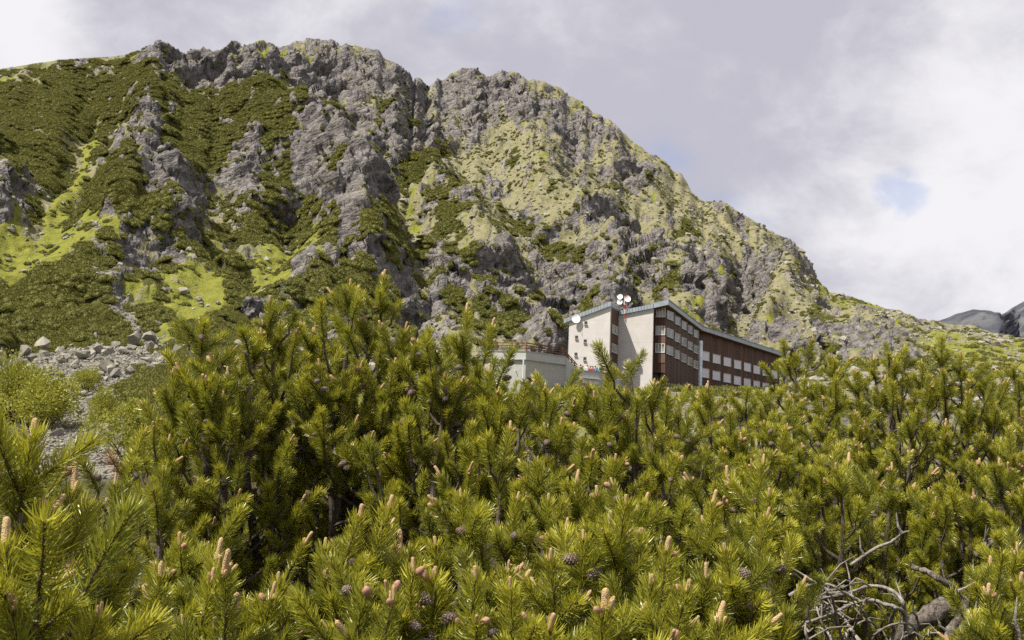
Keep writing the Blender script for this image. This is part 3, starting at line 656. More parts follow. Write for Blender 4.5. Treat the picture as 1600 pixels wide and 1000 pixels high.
# vents and small things of the blank gable
def disc_part(name, c, axis, r, th, mat, parent, seg=14, dish=0.0):
    ax = axis.normalized(); u = ax.orthogonal().normalized(); vv = ax.cross(u); v = []; f = []
    rings = [(0.0, -dish), (0.45, -dish * 0.75), (0.8, -dish * 0.3), (1.0, 0.0), (1.0, -th), (0.0, -dish - th)]
    for rr_, h in rings:
        for i in range(seg):
            a = i * math.tau / seg; p = c + (u * math.cos(a) + vv * math.sin(a)) * max(rr_, 0.01) * r + ax * h; v.append(tuple(p))
    for k in range(len(rings) - 1):
        for i in range(seg): f.append((k * seg + i, k * seg + (i + 1) % seg, (k + 1) * seg + (i + 1) % seg, (k + 1) * seg + i))
    return world_part(name, v, f, mat, parent)
for px, py in ((915.5, 504.5), (901, 527), (914.5, 533), (900, 553.5), (914, 560.5)):
    p = on_plane(px, py, V2(B0), g)
    o = panel('vent', V2(p) - n1 * 0.22 - d1 * 0.03, n1, -d1, 0.42, 0.48, 0.03, p.z - 0.24, M_DARK, hotel)
    s_ = V2(p) - n1 * 0.28 - d1 * 0.03; tt = -d1 * 0.22; e_ = s_ + n1 * 0.54; z = p.z - 0.30
    obj('sill', mesh_from('sill', [(s_.x, s_.y, z), (e_.x, e_.y, z), (e_.x + tt.x, e_.y + tt.y, z), (s_.x + tt.x, s_.y + tt.y, z), (s_.x, s_.y, z + .05), (e_.x, e_.y, z + .05), (e_.x + tt.x, e_.y + tt.y, z + .05), (s_.x + tt.x, s_.y + tt.y, z + .05)],
        [(3, 2, 1, 0), (4, 5, 6, 7), (0, 1, 5, 4), (1, 2, 6, 5), (2, 3, 7, 6), (3, 0, 4, 7)]), o, M_WALL)
def tube(pts, rad, seg=7):
    """tube mesh data (verts, faces) along a polyline with a radius per point"""
    v, f = [], []; prev = None
    n = len(pts)
    for i, p in enumerate(pts):
        tdir = (pts[min(i + 1, n - 1)] - pts[max(i - 1, 0)]).normalized()
        if prev is None: u = tdir.orthogonal().normalized()
        else:
            u = (prev - tdir * prev.dot(tdir))
            u = u.normalized() if u.length > 1e-6 else tdir.orthogonal().normalized()
        prev = u; vv = tdir.cross(u); r = rad[i] if isinstance(rad, (list, tuple)) else rad
        for k in range(seg):
            a = k * math.tau / seg; v.append(p + (u * math.cos(a) + vv * math.sin(a)) * r)
    for i in range(n - 1):
        for k in range(seg): f.append((i * seg + k, i * seg + (k + 1) % seg, (i + 1) * seg + (k + 1) % seg, (i + 1) * seg + k))
    f.append(tuple(range(seg))[::-1]); f.append(tuple(range((n - 1) * seg, n * seg)))
    return v, f
def dish(px, py, P, d, r, aim, label, root_h=1.6, wall=False):
    c = on_plane(px, py, P, d) - d1 * 0.6
    e = empty('satellite_dish', (c.x, c.y, c.z)); tag(e, label, 'dish', 'white dishes on the hotel')
    disc_part('reflector', c, aim, r, 0.05, M_WHITE, e, dish=0.16)
    arm = c + aim.normalized() * 0.5 - Vector((0, 0, r))
    vv, ff = tube([c - Vector((0, 0, r)), arm, c + aim.normalized() * 0.42], 0.025, 5); world_part('feed_arm', vv, ff, M_WHITE, e)
    back_pt = c - aim.normalized() * 0.2
    foot = back_pt + (d1 * 0.6 if wall else Vector((0, 0, -root_h)))
    vv, ff = tube([back_pt, foot], 0.05, 6); world_part('mount', vv, ff, M_ROOF, e)
aimv = Vector((-0.25, -0.95, 0.25))
dish(902, 499, V2(B0), g, 0.62, Vector((-0.15, -1, 0.15)), 'white satellite dish on the upper corner of the blank gable wall', wall=True)
dish(970.3, 464.5, V2(A0), g, 0.42, aimv, 'upper of the two stacked small white dishes above the roof notch')
dish(969.8, 472.5, V2(A0), g, 0.42, aimv, 'lower of the two stacked small white dishes above the roof notch', 0.7)
dish(982.0, 467.5, V2(A0), g, 0.50, Vector((0.15, -1, 0.2)), 'larger white dish standing apart beside the red mast on the roof')
mb = on_plane(976, 498, V2(A0), g) - d1 * 0.3; mt_ = on_plane(976.3, 462, V2(A0), g) - d1 * 0.3
mast = empty('antenna_mast', xy(mb) + (mb.z,)); tag(mast, 'thin red and white antenna mast fixed to the gable between the roof slabs', 'mast')
for k in range(5):
    a = mb.lerp(mt_, k / 5); b = mb.lerp(mt_, (k + 1) / 5 - 0.002)
    vv, ff = tube([a, b], 0.07, 6); world_part('tube_section', vv, ff, M_RED if k % 2 == 0 else M_WHITE, mast)
for k, zz_ in enumerate((0.42, 0.6, 0.8)):
    a = mb.lerp(mt_, zz_); vv, ff = tube([a - n1 * (0.5 - 0.1 * k), a + n1 * (0.5 - 0.1 * k)], 0.03, 5); world_part('crossarm', vv, ff, M_RED, mast)
vv, ff = tube([mb, mb + d1 * 0.35], 0.05, 5); world_part('bracket', vv, ff, M_ROOF, mast)

# ------------------------------------------------------------------ terrace annexe in front of the hotel
annexe = empty('terrace_annexe', (0, 0, 0)); tag(annexe, 'grey concrete rotunda annexe with wooden railing on its roof terrace', 'annexe')
T1 = at(822, 549.5, 118.0); ZT = T1.z; T0 = level(752, 549.0, ZT); T2 = level(882, 558.0, ZT)
T0 = V2(T0); T1 = V2(T1); T2 = V2(T2)
T3 = T2 + T2.normalized() * 10 - n1 * 0.4; T4 = T0 - n1 * 2 + d1 * 16
ctr = (T0 + T1 + T2 + T3 + T4) / 5
ZB = at(822, 618, 118.0).z - 3
band = 0.85
prism('drum_wall', [xy(p) for p in (T0, T1, T2, T3, T4)], ZB, ZT - band, M_CONC, annexe)
grow = lambda p, s: ctr + (p - ctr) * (1 + s / (p - ctr).length)
prism('parapet', [xy(grow(p, 0.16)) for p in (T0, T1, T2, T3, T4)], ZT - band, ZT, M_BAND, annexe)
prism('coping', [xy(grow(p, 0.24)) for p in (T0, T1, T2, T3, T4)], ZT, ZT + 0.09, M_ROOF, annexe)
prism('cornice', [xy(grow(p, 0.30)) for p in (T0, T1, T2, T3, T4)], ZT - band - 0.10, ZT - band, M_WHITE if False else M_BAND, annexe)
dp = V2(at(817.5, 580, 117.6)); prism('downpipe', [xy(dp + Vector((0.09 * math.cos(a), 0.09 * math.sin(a), 0))) for a in [i * math.tau / 8 for i in range(8)]], ZB, ZT - band - 0.05, M_DUCT, annexe)
dr = V2(T1).lerp(T2, 0.05); fd = (T2 - T1).normalized(); fo = Vector((fd.y, -fd.x, 0))
panel('door', dr, fd, fo, 1.0, 2.2, 0.05, at(822, 618, 118.0).z - 0.1, M_DARK, annexe)
pl = at(802.5, 578, 117.5); fd0 = (T1 - T0).normalized(); fo0 = Vector((fd0.y, -fd0.x, 0))
lw = T0 + fd0 * (V2(pl) - T0).dot(fd0)
vv, ff = tube([lw + Vector((0, 0, pl.z)) + fo0 * k for k in (0.0, 0.35)], 0.05, 6); world_part('wall_lamp', vv, ff, M_WHITE, annexe)
# railing round the terrace: posts, hand rails
rail_path = [grow(T0, -0.3), grow(T1, -0.3), grow(T2, -0.3)]
def rail(path, zs, post_step, name_parent):
    for (a, za), (b, zb_) in zip(zip(path[:-1], zs[:-1]), zip(path[1:], zs[1:])):
        ln = (b - a).length; k = max(2, int(ln / post_step)); d = (b - a).normalized(); o = Vector((d.y, -d.x, 0)) * 0.05
        for h in (0.35, 0.65, 0.95):
            v = [];
            for p, z in ((a, za), (b, zb_)):
                for so in (-1, 1):
                    for dz in (-0.055, 0.055): q = p + o * so; v.append((q.x, q.y, z + h + dz))
            world_part('rail', v, [(0, 1, 3, 2), (4, 6, 7, 5), (0, 4, 5, 1), (2, 3, 7, 6), (1, 5, 7, 3), (0, 2, 6, 4)], M_RAIL, name_parent)
        for i in range(k):
            p = a.lerp(b, i / k); z = za + (zb_ - za) * i / k
            panel('post', p - d * 0.06 - o * 1.1, d, o.normalized(), 0.12, 1.08, 0.12, z, M_RAIL, name_parent)
railing = empty('terrace_railing', (rail_path[0].x, rail_path[0].y, ZT + 0.09)); tag(railing, 'brown wooden railing along the annexe roof stepping down to the terrace', 'railing')
T5 = V2(on_plane(903, 577, T3, n1)); 
low_end = at(902, 577, (T2.length + 9.0))
rail(rail_path + [V2(low_end)], [ZT + 0.09, ZT + 0.09, ZT + 0.09, low_end.z - 0.4], 1.6, railing)
# sloping stair parapet and lower terrace
st = empty('stair_parapet', xy(T2) + (ZT,)); tag(st, 'sloping concrete stair wall under the descending railing', 'wall')
sd = (V2(low_end) - T2).normalized(); so = Vector((sd.y, -sd.x, 0)) * 0.3
prism('wall', [xy(T2 - so), xy(V2(low_end) - so), xy(V2(low_end) + so), xy(T2 + so)], ZB, [ZT - 0.02, low_end.z - 0.45, low_end.z - 0.45, ZT - 0.02], M_BAND, st)
U0 = at(886, 576.5, T2.length + 2.5); ZU = U0.z; U1 = level(960, 584, ZU)
ud = V2(U1 - U0).normalized(); uo = Vector((ud.y, -ud.x, 0))
terr = empty('lower_terrace', xy(U0) + (ZU,)); tag(terr, 'low concrete terrace with pale window band where guests stand', 'terrace')
u0, u1 = V2(U0), V2(U0) + ud * ((V2(U1) - V2(U0)).length + 1.0)
DECK = ZU - 0.95
prism('front_wall', [xy(u0), xy(u1), xy(u1 - uo * 0.25), xy(u0 - uo * 0.25)], ZB, ZU - 0.02, M_CONC, terr)
prism('coping', [xy(u0 + uo * 0.06), xy(u1 + uo * 0.06), xy(u1 - uo * 0.32), xy(u0 - uo * 0.32)], ZU - 0.02, ZU + 0.06, M_ROOF, terr)
prism('deck', [xy(u0 - uo * 0.26), xy(u1 - uo * 0.26), xy(u1 - uo * 14), xy(u0 - uo * 14)], DECK - 0.3, DECK, M_CONC, terr)
wb = u0.lerp(u1, 0.26)
for k in range(3):
    window(wb + ud * (0.95 * k) + uo * 0.004, ud, uo, 0.88, 0.5, ZU - 1.55, terr, True, 0)
panel('ledge', u0.lerp(u1, 0.22), ud, uo, 3.3, 0.10, 0.30, ZU - 0.95, M_WHITE, terr)
# stone retaining wall below the timber wing
rw0 = at(1034, 599, 143); rw1 = at(1136, 606, 168)
rw = prism('retaining_wall', [xy(V2(rw0)), xy(V2(rw1)), xy(V2(rw1) + n1 * -1.0 + d1 * 1), xy(V2(rw0) - n1 * 1.0 + d1 * 1)], [rw0.z - 6, rw1.z - 6, rw1.z - 6, rw0.z - 6], [rw0.z, rw1.z, rw1.z, rw0.z], M_STONE, None)
tag(rw, 'rubble stone retaining wall below the timber wing of the hotel', 'wall')
# ------------------------------------------------------------------ boulders, scree, scrub, shrubs
def boulder_mesh(seed):
    r = random.Random(seed); bm = bmesh.new(); sx, sy, sz = r.uniform(0.8, 1.3), r.uniform(0.6, 1.0), r.uniform(0.45, 0.85)
    for _ in range(15):
        v = Vector((r.gauss(0, 1), r.gauss(0, 1), r.gauss(0, 1))).normalized(); k = r.uniform(0.8, 1.0)
        bm.verts.new((v.x * sx * k * 0.5, v.y * sy * k * 0.5, v.z * sz * k * 0.5 + 0.1))
    res = bmesh.ops.convex_hull(bm, input=bm.verts)
    bmesh.ops.delete(bm, geom=[g_ for g_ in res['geom_interior'] if isinstance(g_, bmesh.types.BMVert)], context='VERTS')
    bmesh.ops.dissolve_limit(bm, angle_limit=math.radians(16), verts=bm.verts, edges=bm.edges)
    me = bpy.data.meshes.new('boulder'); bm.to_mesh(me); bm.free(); return me
def boulder_build(t):
    oi = t.add('ShaderNodeObjectInfo').outputs['Random']; pos = t.add('ShaderNodeNewGeometry').outputs['Position']
    n = t.noise(pos, 1.1, 6, 0.65); n2_ = t.noise(pos, 5, 5, 0.65)
    c = t.mix(oi, (0.14, 0.13, 0.112), (0.29, 0.27, 0.225)); c = t.mix(t.math('MULTIPLY', t.ramp(n, 0.45, 0.7), 0.6), c, (0.31, 0.31, 0.22)); c = t.mix(t.math('MULTIPLY', t.ramp(n2_, 0.5, 0.7), 0.4), c, (0.14, 0.13, 0.12))
    return principled(t, c, 0.9, n2_, 0.6, 0.12)
M_BOULD = material('granite_boulder', boulder_build)
BOULDERS = [boulder_mesh(400 + i) for i in range(9)]
for b_ in BOULDERS: b_.materials.append(M_BOULD)
flatV = V.reshape(-1, 3); fpx_ = PX2.ravel(); fpy_ = PY2.ravel(); fS = Sg.ravel(); fsc = w_scree.ravel(); fN = N.reshape(-1, 3); fpine = w_pine.ravel(); fR = Rn.ravel(); fnn = nn.reshape(-1, 3) * 0.8 + np.array([0, 0, 0.35]); fnn /= np.linalg.norm(fnn, axis=1, keepdims=True); frock = w_rock.ravel(); fdry = w_dry.ravel(); fgr = w_grass.ravel()
nrng = np.random.default_rng(5)
def put_boulder(p, s, name='boulder', parent=terrain, i=None):
    o = bpy.data.objects.new(name, BOULDERS[i if i is not None else rnd.randrange(9)]); o.location = p; o.scale = (s * rnd.uniform(.8, 1.3), s * rnd.uniform(.8, 1.2), s * rnd.uniform(.7, 1.2)); o.rotation_euler = (rnd.uniform(-.5, .5), rnd.uniform(-.5, .5), rnd.uniform(0, 6.28))
    return link(o, parent)
cand = np.where((fpx_ > -20) & (fpx_ < 300) & (fpy_ > 505) & (fpy_ < 800) & (fsc > 0.5) & (fS > 2.3) & (fS < 4.6))[0]
cand = nrng.choice(cand, 2600, replace=False)
ub = (fpy_[cand] < 640)
def px_m(i, px): return px / FOC * fR[i]
big_ids = list(nrng.choice(cand[ub & (fpy_[cand] > 520)], 185, replace=False)) + list(nrng.choice(cand[~ub], 75, replace=False))
for i in big_ids:
    upper = fpy_[i] < 640; s = px_m(i, (rnd.uniform(9, 17) if rnd.random() < 0.78 else rnd.uniform(17, 30)) * (1.0 if upper else 0.75))
    put_boulder(Vector(flatV[i]) + Vector((0, 0, 0.12 * s)), s)
for (px, py, w_) in ((60, 545, 46), (205, 533, 34), (128, 556, 30), (150, 548, 30), (175, 580, 22), (40, 552, 30), (135, 732, 22), (92, 548, 26), (235, 528, 26), (180, 540, 30)):
    i = int(np.argmin(np.where(fS > 2.9, (fpx_ - px) ** 2 + (fpy_ - py - 6) ** 2, 1e9))); s = px_m(i, w_); put_boulder(Vector(flatV[i]) + Vector((0, 0, 0.15 * s)), s)
def single_boulder(px, py, wpx, label, i):
    k = int(np.argmin(np.where(fS > 2.9, (fpx_ - px) ** 2 + (fpy_ - py) ** 2, 1e9))); s = px_m(k, wpx)
    o = put_boulder(Vector(flatV[k]) + Vector((0, 0, 0.25 * s)), s, 'boulder', None, i); tag(o, label, 'boulder', 'single boulders'); return o
single_boulder(375, 545, 22, 'lone grey upright boulder among dark scrub behind the forked pine', 2)
single_boulder(1186, 612, 14, 'pale boulder lying below the timber wing of the hotel', 4)

def scatter(name, P, yaw, scale, sources, idx, label, squash=(1.0, 1.0, 1.0), ids=None):
    """one mass of stones or scrub: instances of the given meshes on points"""
    me = bpy.data.meshes.new(name); me.vertices.add(len(P)); me.vertices.foreach_set('co', np.ascontiguousarray(P, np.float32).ravel())
    fattr(me, 'yaw', yaw); fattr(me, 'size', scale); fattr(me, 'pick', idx)
    nv_ = me.attributes.new('slope', 'FLOAT_VECTOR', 'POINT'); nv_.data.foreach_set('vector', np.ascontiguousarray(fnn[ids], np.float32).ravel())
    o = link(bpy.data.objects.new(name, me)); tag(o, label, kind='stuff')
    ng = bpy.data.node_groups.new(name, 'GeometryNodeTree'); ng.interface.new_socket('Geometry', in_out='INPUT', socket_type='NodeSocketGeometry'); ng.interface.new_socket('Geometry', in_out='OUTPUT', socket_type='NodeSocketGeometry')
    t = NT(ng); gi = t.add('NodeGroupInput'); go = t.add('NodeGroupOutput'); join = t.add('GeometryNodeJoinGeometry')
    def at_(nm):
        nd = t.add('GeometryNodeInputNamedAttribute', data_type='FLOAT'); nd.inputs['Name'].default_value = nm; return nd.outputs['Attribute']
    sl = t.add('GeometryNodeInputNamedAttribute', data_type='FLOAT_VECTOR'); sl.inputs['Name'].default_value = 'slope'
    eu = t.add('FunctionNodeEulerToRotation', {0: t.add('ShaderNodeCombineXYZ', {2: at_('yaw')}).outputs[0]}); at_squash = squash
    rot = t.add('FunctionNodeAlignRotationToVector', {'Rotation': eu.outputs[0], 'Vector': sl.outputs['Attribute']}, axis='Z')
    for k, so in enumerate(sources):
        eq = t.add('FunctionNodeCompare', data_type='FLOAT', operation='EQUAL'); t.put(eq.inputs[0], at_('pick')); eq.inputs[1].default_value = float(k); eq.inputs['Epsilon'].default_value = 0.1
        info = t.add('GeometryNodeObjectInfo', {'Object': so}, transform_space='ORIGINAL')
        inst = t.add('GeometryNodeInstanceOnPoints', {'Points': gi.outputs[0], 'Selection': eq.outputs[0], 'Instance': info.outputs['Geometry'], 'Rotation': rot.outputs[0], 'Scale': t.vmath('SCALE', at_squash, None, at_('size'))})
        t.l.new(inst.outputs[0], join.inputs[0])
    t.l.new(join.outputs[0], go.inputs[0])
    md = o.modifiers.new('scatter', 'NODES'); md.node_group = ng
    return o
def loose(name, me): return bpy.data.objects.new(name, me)                       # mesh source for a scatter, never linked to the scene
def clump_mesh(seed, n, blade, low=False):
    """low dome of dwarf pine sprays"""
    r = random.Random(seed); V_, F_, tn = [], [], []
    lobes = [(r.uniform(-.28, .28), r.uniform(-.28, .28), r.uniform(0.26, 0.42), r.uniform(0.22, 0.42)) for _ in range(6)]
    for i in range(n):
        lx, ly, lr, lh = r.choice(lobes); a = r.uniform(0, 6.28); e = math.acos(r.uniform(0.0, 1)); o = Vector((math.sin(e) * math.cos(a), math.sin(e) * math.sin(a), math.cos(e)))
        k = r.uniform(0.7, 1.0); c = Vector((lx + o.x * lr * k, ly + o.y * lr * k, o.z * lh * k))
        d = (o * 0.7 + Vector((r.gauss(0, .35), r.gauss(0, .35), 0.7))).normalized(); s = d.cross(Vector((r.uniform(-1, 1), r.uniform(-1, 1), r.uniform(-1, 1)))).normalized() * blade * 0.42
        m = len(V_); V_ += [c - s, c + s, c + d * blade * 1.6]; F_.append((m, m + 1, m + 2)); q = min(1, max(0, r.gauss(0.5, 0.25))); tn += [q] * 3
    for (lx, ly, lr, lh) in lobes:                                                # inner dome of each lobe, in a darker needle tone
        m = len(V_); seg = 7
        for z_, q in ((0.0, 0.8), (0.5, 0.7), (0.82, 0.35)):
            for k in range(seg): a = k * math.tau / seg; V_.append(Vector((lx + math.cos(a) * lr * q, ly + math.sin(a) * lr * q, lh * z_))); tn.append(0.15)
        for z_ in range(2):
            for k in range(seg): F_.append((m + z_ * seg + k, m + z_ * seg + (k + 1) % seg, m + (z_ + 1) * seg + (k + 1) % seg, m + (z_ + 1) * seg + k))
        F_.append(tuple(m + 2 * seg + k for k in range(seg)))
    me = mesh_from('scrub_clump', V_, F_, [M_SCRUB]); fattr(me, 'tone', tn); return me
def scrub_build(t):
    tone = t.add('ShaderNodeAttribute', attribute_name='tone').outputs['Fac']; pos = t.add('ShaderNodeNewGeometry').outputs['Position']
    c = t.mix(tone, (0.078, 0.087, 0.021), (0.245, 0.236, 0.058)); c = t.mix(t.math('MULTIPLY', t.ramp(t.noise(pos, 0.06, 4, 0.6), 0.4, 0.7), 0.5), c, (0.205, 0.195, 0.045))
    p = t.add('ShaderNodeBsdfPrincipled', {'Base Color': c, 'Roughness': 0.7, 'Specular IOR Level': 0.2}).outputs[0]
    return t.add('ShaderNodeMixShader', {0: 0.2, 1: p, 2: t.add('ShaderNodeBsdfTranslucent', {'Color': c}).outputs[0]}).outputs[0]
M_SCRUB = material('scrub_needles', scrub_build)
CL_F = [loose('scrub_source', clump_mesh(500 + i, 1300, 0.055)) for i in range(2)]; CL_C = [loose('scrub_source', clump_mesh(510 + i, 300, 0.10)) for i in range(3)]
# area of each grid cell, to scatter evenly over the slope
dA = np.linalg.norm(np.cross(np.gradient(V, axis=1), np.gradient(V, axis=0)), axis=-1).ravel()
infr = (fpx_ > -60) & (fpx_ < 1660)
def sample(weight, n):
    cw = np.cumsum(weight); u = nrng.random(n) * cw[-1]; return np.clip(np.searchsorted(cw, u), 0, len(cw) - 1)
def jitter(ids, amt):
    return flatV[ids] + nrng.normal(0, 1, (len(ids), 3)) * amt * np.array([1, 1, 0.1])
gap = 0.5 + 0.9 * fbm(flatV[:, 0] / 9, flatV[:, 1] / 9, 88, 3)
sel = (fS > 2.35) & (fS < 6.97) & infr
wgt_ = np.where(sel, dA * np.clip(fpine - 0.25, 0, 1) * np.clip(gap, 0.04, 1), 0)
ids = sample(wgt_, 40000); near_ = fR[ids] < 215
sz = nrng.uniform(1.4, 3.6, len(ids)) * np.where(near_, 0.9, 1.0)
pk = np.where(near_, nrng.integers(0, 2, len(ids)), 2 + nrng.integers(0, 3, len(ids)))
scatter('dwarf_pine_scrub', jitter(ids, 0.3) - np.array([0, 0, 0.12]), nrng.uniform(0, 6.28, len(ids)), sz, CL_F + CL_C, pk, 'dark green carpet of dwarf pine scrub over the mountainside', (1.2, 1.2, 0.9), ids)
# odd tufts of scrub on ledges and turf
wgt_ = np.where(sel & (fS > 4.0), dA * (0.35 * fdry + 0.25 * fgr + 0.12 * frock) * (gap > 0.62), 0)
ids = sample(wgt_, 8500); sz = nrng.uniform(0.7, 2.5, len(ids))
scatter('ledge_scrub', jitter(ids, 0.2) - np.array([0, 0, 0.1]), nrng.uniform(0, 6.28, len(ids)), sz, CL_C, nrng.integers(0, 3, len(ids)), 'small dark scrub tufts dotted over ledges and turf', ids=ids)
# loose stones
STONES = [loose('stone_source', b_) for b_ in BOULDERS[:4]]
wgt_ = np.where((fS > 2.2) & (fS < 6.9) & infr, dA * np.clip(fsc - 0.3, 0, 1) * np.where(fR < 90, 14.0, np.where(fR < 240, 3.5, 1.0)), 0)
ids = sample(wgt_, 30000)
scatter('scree', jitter(ids, 0.15), nrng.uniform(0, 6.28, len(ids)), nrng.lognormal(-0.55, 0.45, len(ids)) * np.clip(fR[ids] / 260, 0.32, 1.5), STONES, nrng.integers(0, 4, len(ids)), 'pale loose scree stones in the gullies', ids=ids)
wgt_ = np.where((fS > 4.0) & (fS < 6.9) & infr, dA * (0.6 * fdry + 0.25 * fgr) * np.clip(1.2 - gap, 0, 1), 0)
ids = sample(wgt_, 9000)
scatter('turf_stones', jitter(ids, 0.15), nrng.uniform(0, 6.28, len(ids)), nrng.lognormal(0.15, 0.5, len(ids)), STONES, nrng.integers(0, 4, len(ids)), 'grey stones strewn over the dry turf slopes', ids=ids)

# broadleaf willow shrubs beside the boulders
def leafy(t):
    tone = t.add('ShaderNodeAttribute', attribute_name='tone').outputs['Fac']; oi = t.add('ShaderNodeObjectInfo').outputs['Random']
    c = t.mix(tone, (0.14, 0.155, 0.020), (0.44, 0.42, 0.06)); c = t.mix(t.math('MULTIPLY', oi, 0.35), c, (0.24, 0.27, 0.04))
    p = t.add('ShaderNodeBsdfPrincipled', {'Base Color': c, 'Roughness': 0.55, 'Specular IOR Level': 0.3}).outputs[0]
    return t.add('ShaderNodeMixShader', {0: 0.35, 1: p, 2: t.add('ShaderNodeBsdfTranslucent', {'Color': c}).outputs[0]}).outputs[0]
M_LEAF = material('willow_leaves', leafy)
def shrub_meshes(seed, n=9000):
    r = random.Random(seed); V_, F_, tn = [], [], []; SV, SF = [], []
    lobes = []
    for k in range(15):
        a = r.uniform(0, 6.28); q = r.uniform(0, 0.42); lobes.append((Vector((math.cos(a) * q, math.sin(a) * q, r.uniform(0.18, 0.62) * (1 - q * 0.7))), r.uniform(0.13, 0.24)))
    for c, lr in lobes:
        v, f = tube([Vector((r.uniform(-.04, .04), r.uniform(-.04, .04), -0.08)), c * 0.5 + Vector((0, 0, -0.03)), c], [0.014, 0.009, 0.004], 5); m = len(SV); SV += v; SF += [tuple(i + m for i in q) for q in f]
    for i in range(n):
        c, lr = r.choice(lobes); o = Vector((r.gauss(0, 1), r.gauss(0, 1), r.gauss(0, 1))).normalized(); p = c + o * lr * r.uniform(0.55, 1.08)
        if p.z < 0.0: continue
        d = (o * 0.6 + Vector((r.gauss(0, .5), r.gauss(0, .5), 0.4))).normalized(); s = d.cross(Vector((r.uniform(-1, 1), r.uniform(-1, 1), r.uniform(-1, 1)))).normalized() * 0.008
        L = r.uniform(0.022, 0.04); m = len(V_); V_ += [p, p + d * L * .5 + s, p + d * L, p + d * L * .5 - s]; F_.append((m, m + 1, m + 2, m + 3)); q = min(1, max(0, r.gauss(0.5, 0.25))); tn += [q] * 4
    a = mesh_from('foliage', V_, F_, [M_LEAF]); fattr(a, 'tone', tn); b = mesh_from('stem', SV, SF, [M_TWIG0], None, True); return a, b
M_TWIG0 = simple_mat('shrub_stem', (0.09, 0.065, 0.04), 0.85, 0.3, 8)
SHR = [shrub_meshes(600 + i) for i in range(3)]
def shrub(px, py, R, wpx, hpx, label, k):
    p = at(px, py + hpx * 0.5, R); z = surface_z(p.x, p.y); w_ = wpx / FOC * R; h = max(hpx / FOC * R, p.z + hpx / FOC * R - z)
    e = empty('willow_shrub', (p.x, p.y, min(z, p.z)), rnd.uniform(0, 6.28)); e.scale = (w_, w_, h * 1.15); tag(e, label, 'shrub', 'yellow green willow shrubs beside the boulders')
    for nm, me in zip(('foliage', 'stem'), SHR[k % 3]): obj(nm, me, e)
shrub(62, 606, 80, 140, 80, 'large yellow green willow shrub below the boulder field', 0)
shrub(20, 600, 84, 110, 110, 'tall willow shrub cut by the picture edge below the scrub', 1)
shrub(212, 645, 62, 130, 90, 'rounded willow shrub between the lower stones and the slender pine', 2)
shrub(135, 588, 108, 56, 40, 'small pale willow bush growing among the boulders', 1)
shrub(165, 620, 82, 70, 44, 'little willow bush behind the rounded shrub', 0)
shrub(0, 680, 58, 100, 60, 'low willow shrub behind the blurred corner pine', 0)
# ------------------------------------------------------------------ dwarf pines in front
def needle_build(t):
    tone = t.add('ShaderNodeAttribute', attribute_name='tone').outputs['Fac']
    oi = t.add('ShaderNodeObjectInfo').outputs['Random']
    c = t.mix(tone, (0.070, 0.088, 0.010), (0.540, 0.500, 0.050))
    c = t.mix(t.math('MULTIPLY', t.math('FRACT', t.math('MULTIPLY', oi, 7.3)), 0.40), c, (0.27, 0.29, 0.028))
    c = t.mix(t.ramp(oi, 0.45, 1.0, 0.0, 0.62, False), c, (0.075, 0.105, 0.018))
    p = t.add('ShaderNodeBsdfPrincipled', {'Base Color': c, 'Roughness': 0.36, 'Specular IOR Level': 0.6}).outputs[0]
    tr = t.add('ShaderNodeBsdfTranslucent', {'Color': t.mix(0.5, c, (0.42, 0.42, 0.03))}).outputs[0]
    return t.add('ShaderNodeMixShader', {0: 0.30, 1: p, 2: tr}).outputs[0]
M_NEEDLE = material('pine_needles', needle_build)
def dryneedle(t):
    tone = t.add('ShaderNodeAttribute', attribute_name='tone').outputs['Fac']
    return principled(t, t.mix(tone, (0.16, 0.055, 0.02), (0.34, 0.15, 0.05)), 0.7)
M_NEEDLE_DRY = material('withered_needles', dryneedle)
def bark_build(lo, hi):
    def b(t):
        co = t.add('ShaderNodeNewGeometry').outputs['Position']
        n = t.noise(co, 22, 6, 0.65); big_ = t.noise(co, 5, 3, 0.5)
        c = t.mix(t.ramp(n, 0.3, 0.7), lo, hi); c = t.mix(t.math('MULTIPLY', t.ramp(big_, 0.5, 0.7), 0.5), c, (0.20, 0.185, 0.165))
        return principled(t, c, 0.9, t.noise(co, 60, 5, 0.65), 0.8, 0.01)
    return b
M_BARK = material('pine_bark', bark_build((0.040, 0.030, 0.024), (0.115, 0.088, 0.068)))
M_TWIG = simple_mat('brown_twig', (0.075, 0.050, 0.028), 0.85, 0.3, 40, 0.5, 0.004)
M_DEAD = material('bleached_wood', bark_build((0.13, 0.112, 0.097), (0.33, 0.295, 0.265)))
def candle_build(t):
    co = t.add('ShaderNodeTexCoord').outputs['Object']
    v = t.add('ShaderNodeTexVoronoi', {'Vector': co, 'Scale': 330.0}).outputs['Distance']
    oi = t.add('ShaderNodeObjectInfo').outputs['Random']
    c = t.mix(t.ramp(v, 0.1, 0.7), (0.56, 0.40, 0.23), (0.38, 0.235, 0.115)); c = t.mix(t.math('MULTIPLY', oi, 0.5), c, (0.52, 0.39, 0.20))
    return principled(t, c, 0.75, v, 0.8, 0.003)
M_CANDLE = material('candle_bud', candle_build)
M_ROSE = simple_mat('young_cone_rose', (0.34, 0.19, 0.13), 0.7, 0.25, 90, 0.6, 0.003)
def cone_build(t):
    co = t.add('ShaderNodeTexCoord').outputs['Object']; oi = t.add('ShaderNodeObjectInfo').outputs['Random']
    n = t.noise(co, 70, 4, 0.6)
    c = t.mix(t.ramp(n, 0.3, 0.7), (0.10, 0.072, 0.066), (0.25, 0.195, 0.17)); c = t.mix(t.math('MULTIPLY', oi, 0.5), c, (0.16, 0.10, 0.07))
    return principled(t, c, 0.6, n, 0.5, 0.002)
M_CONE = material('pine_cone', cone_build)

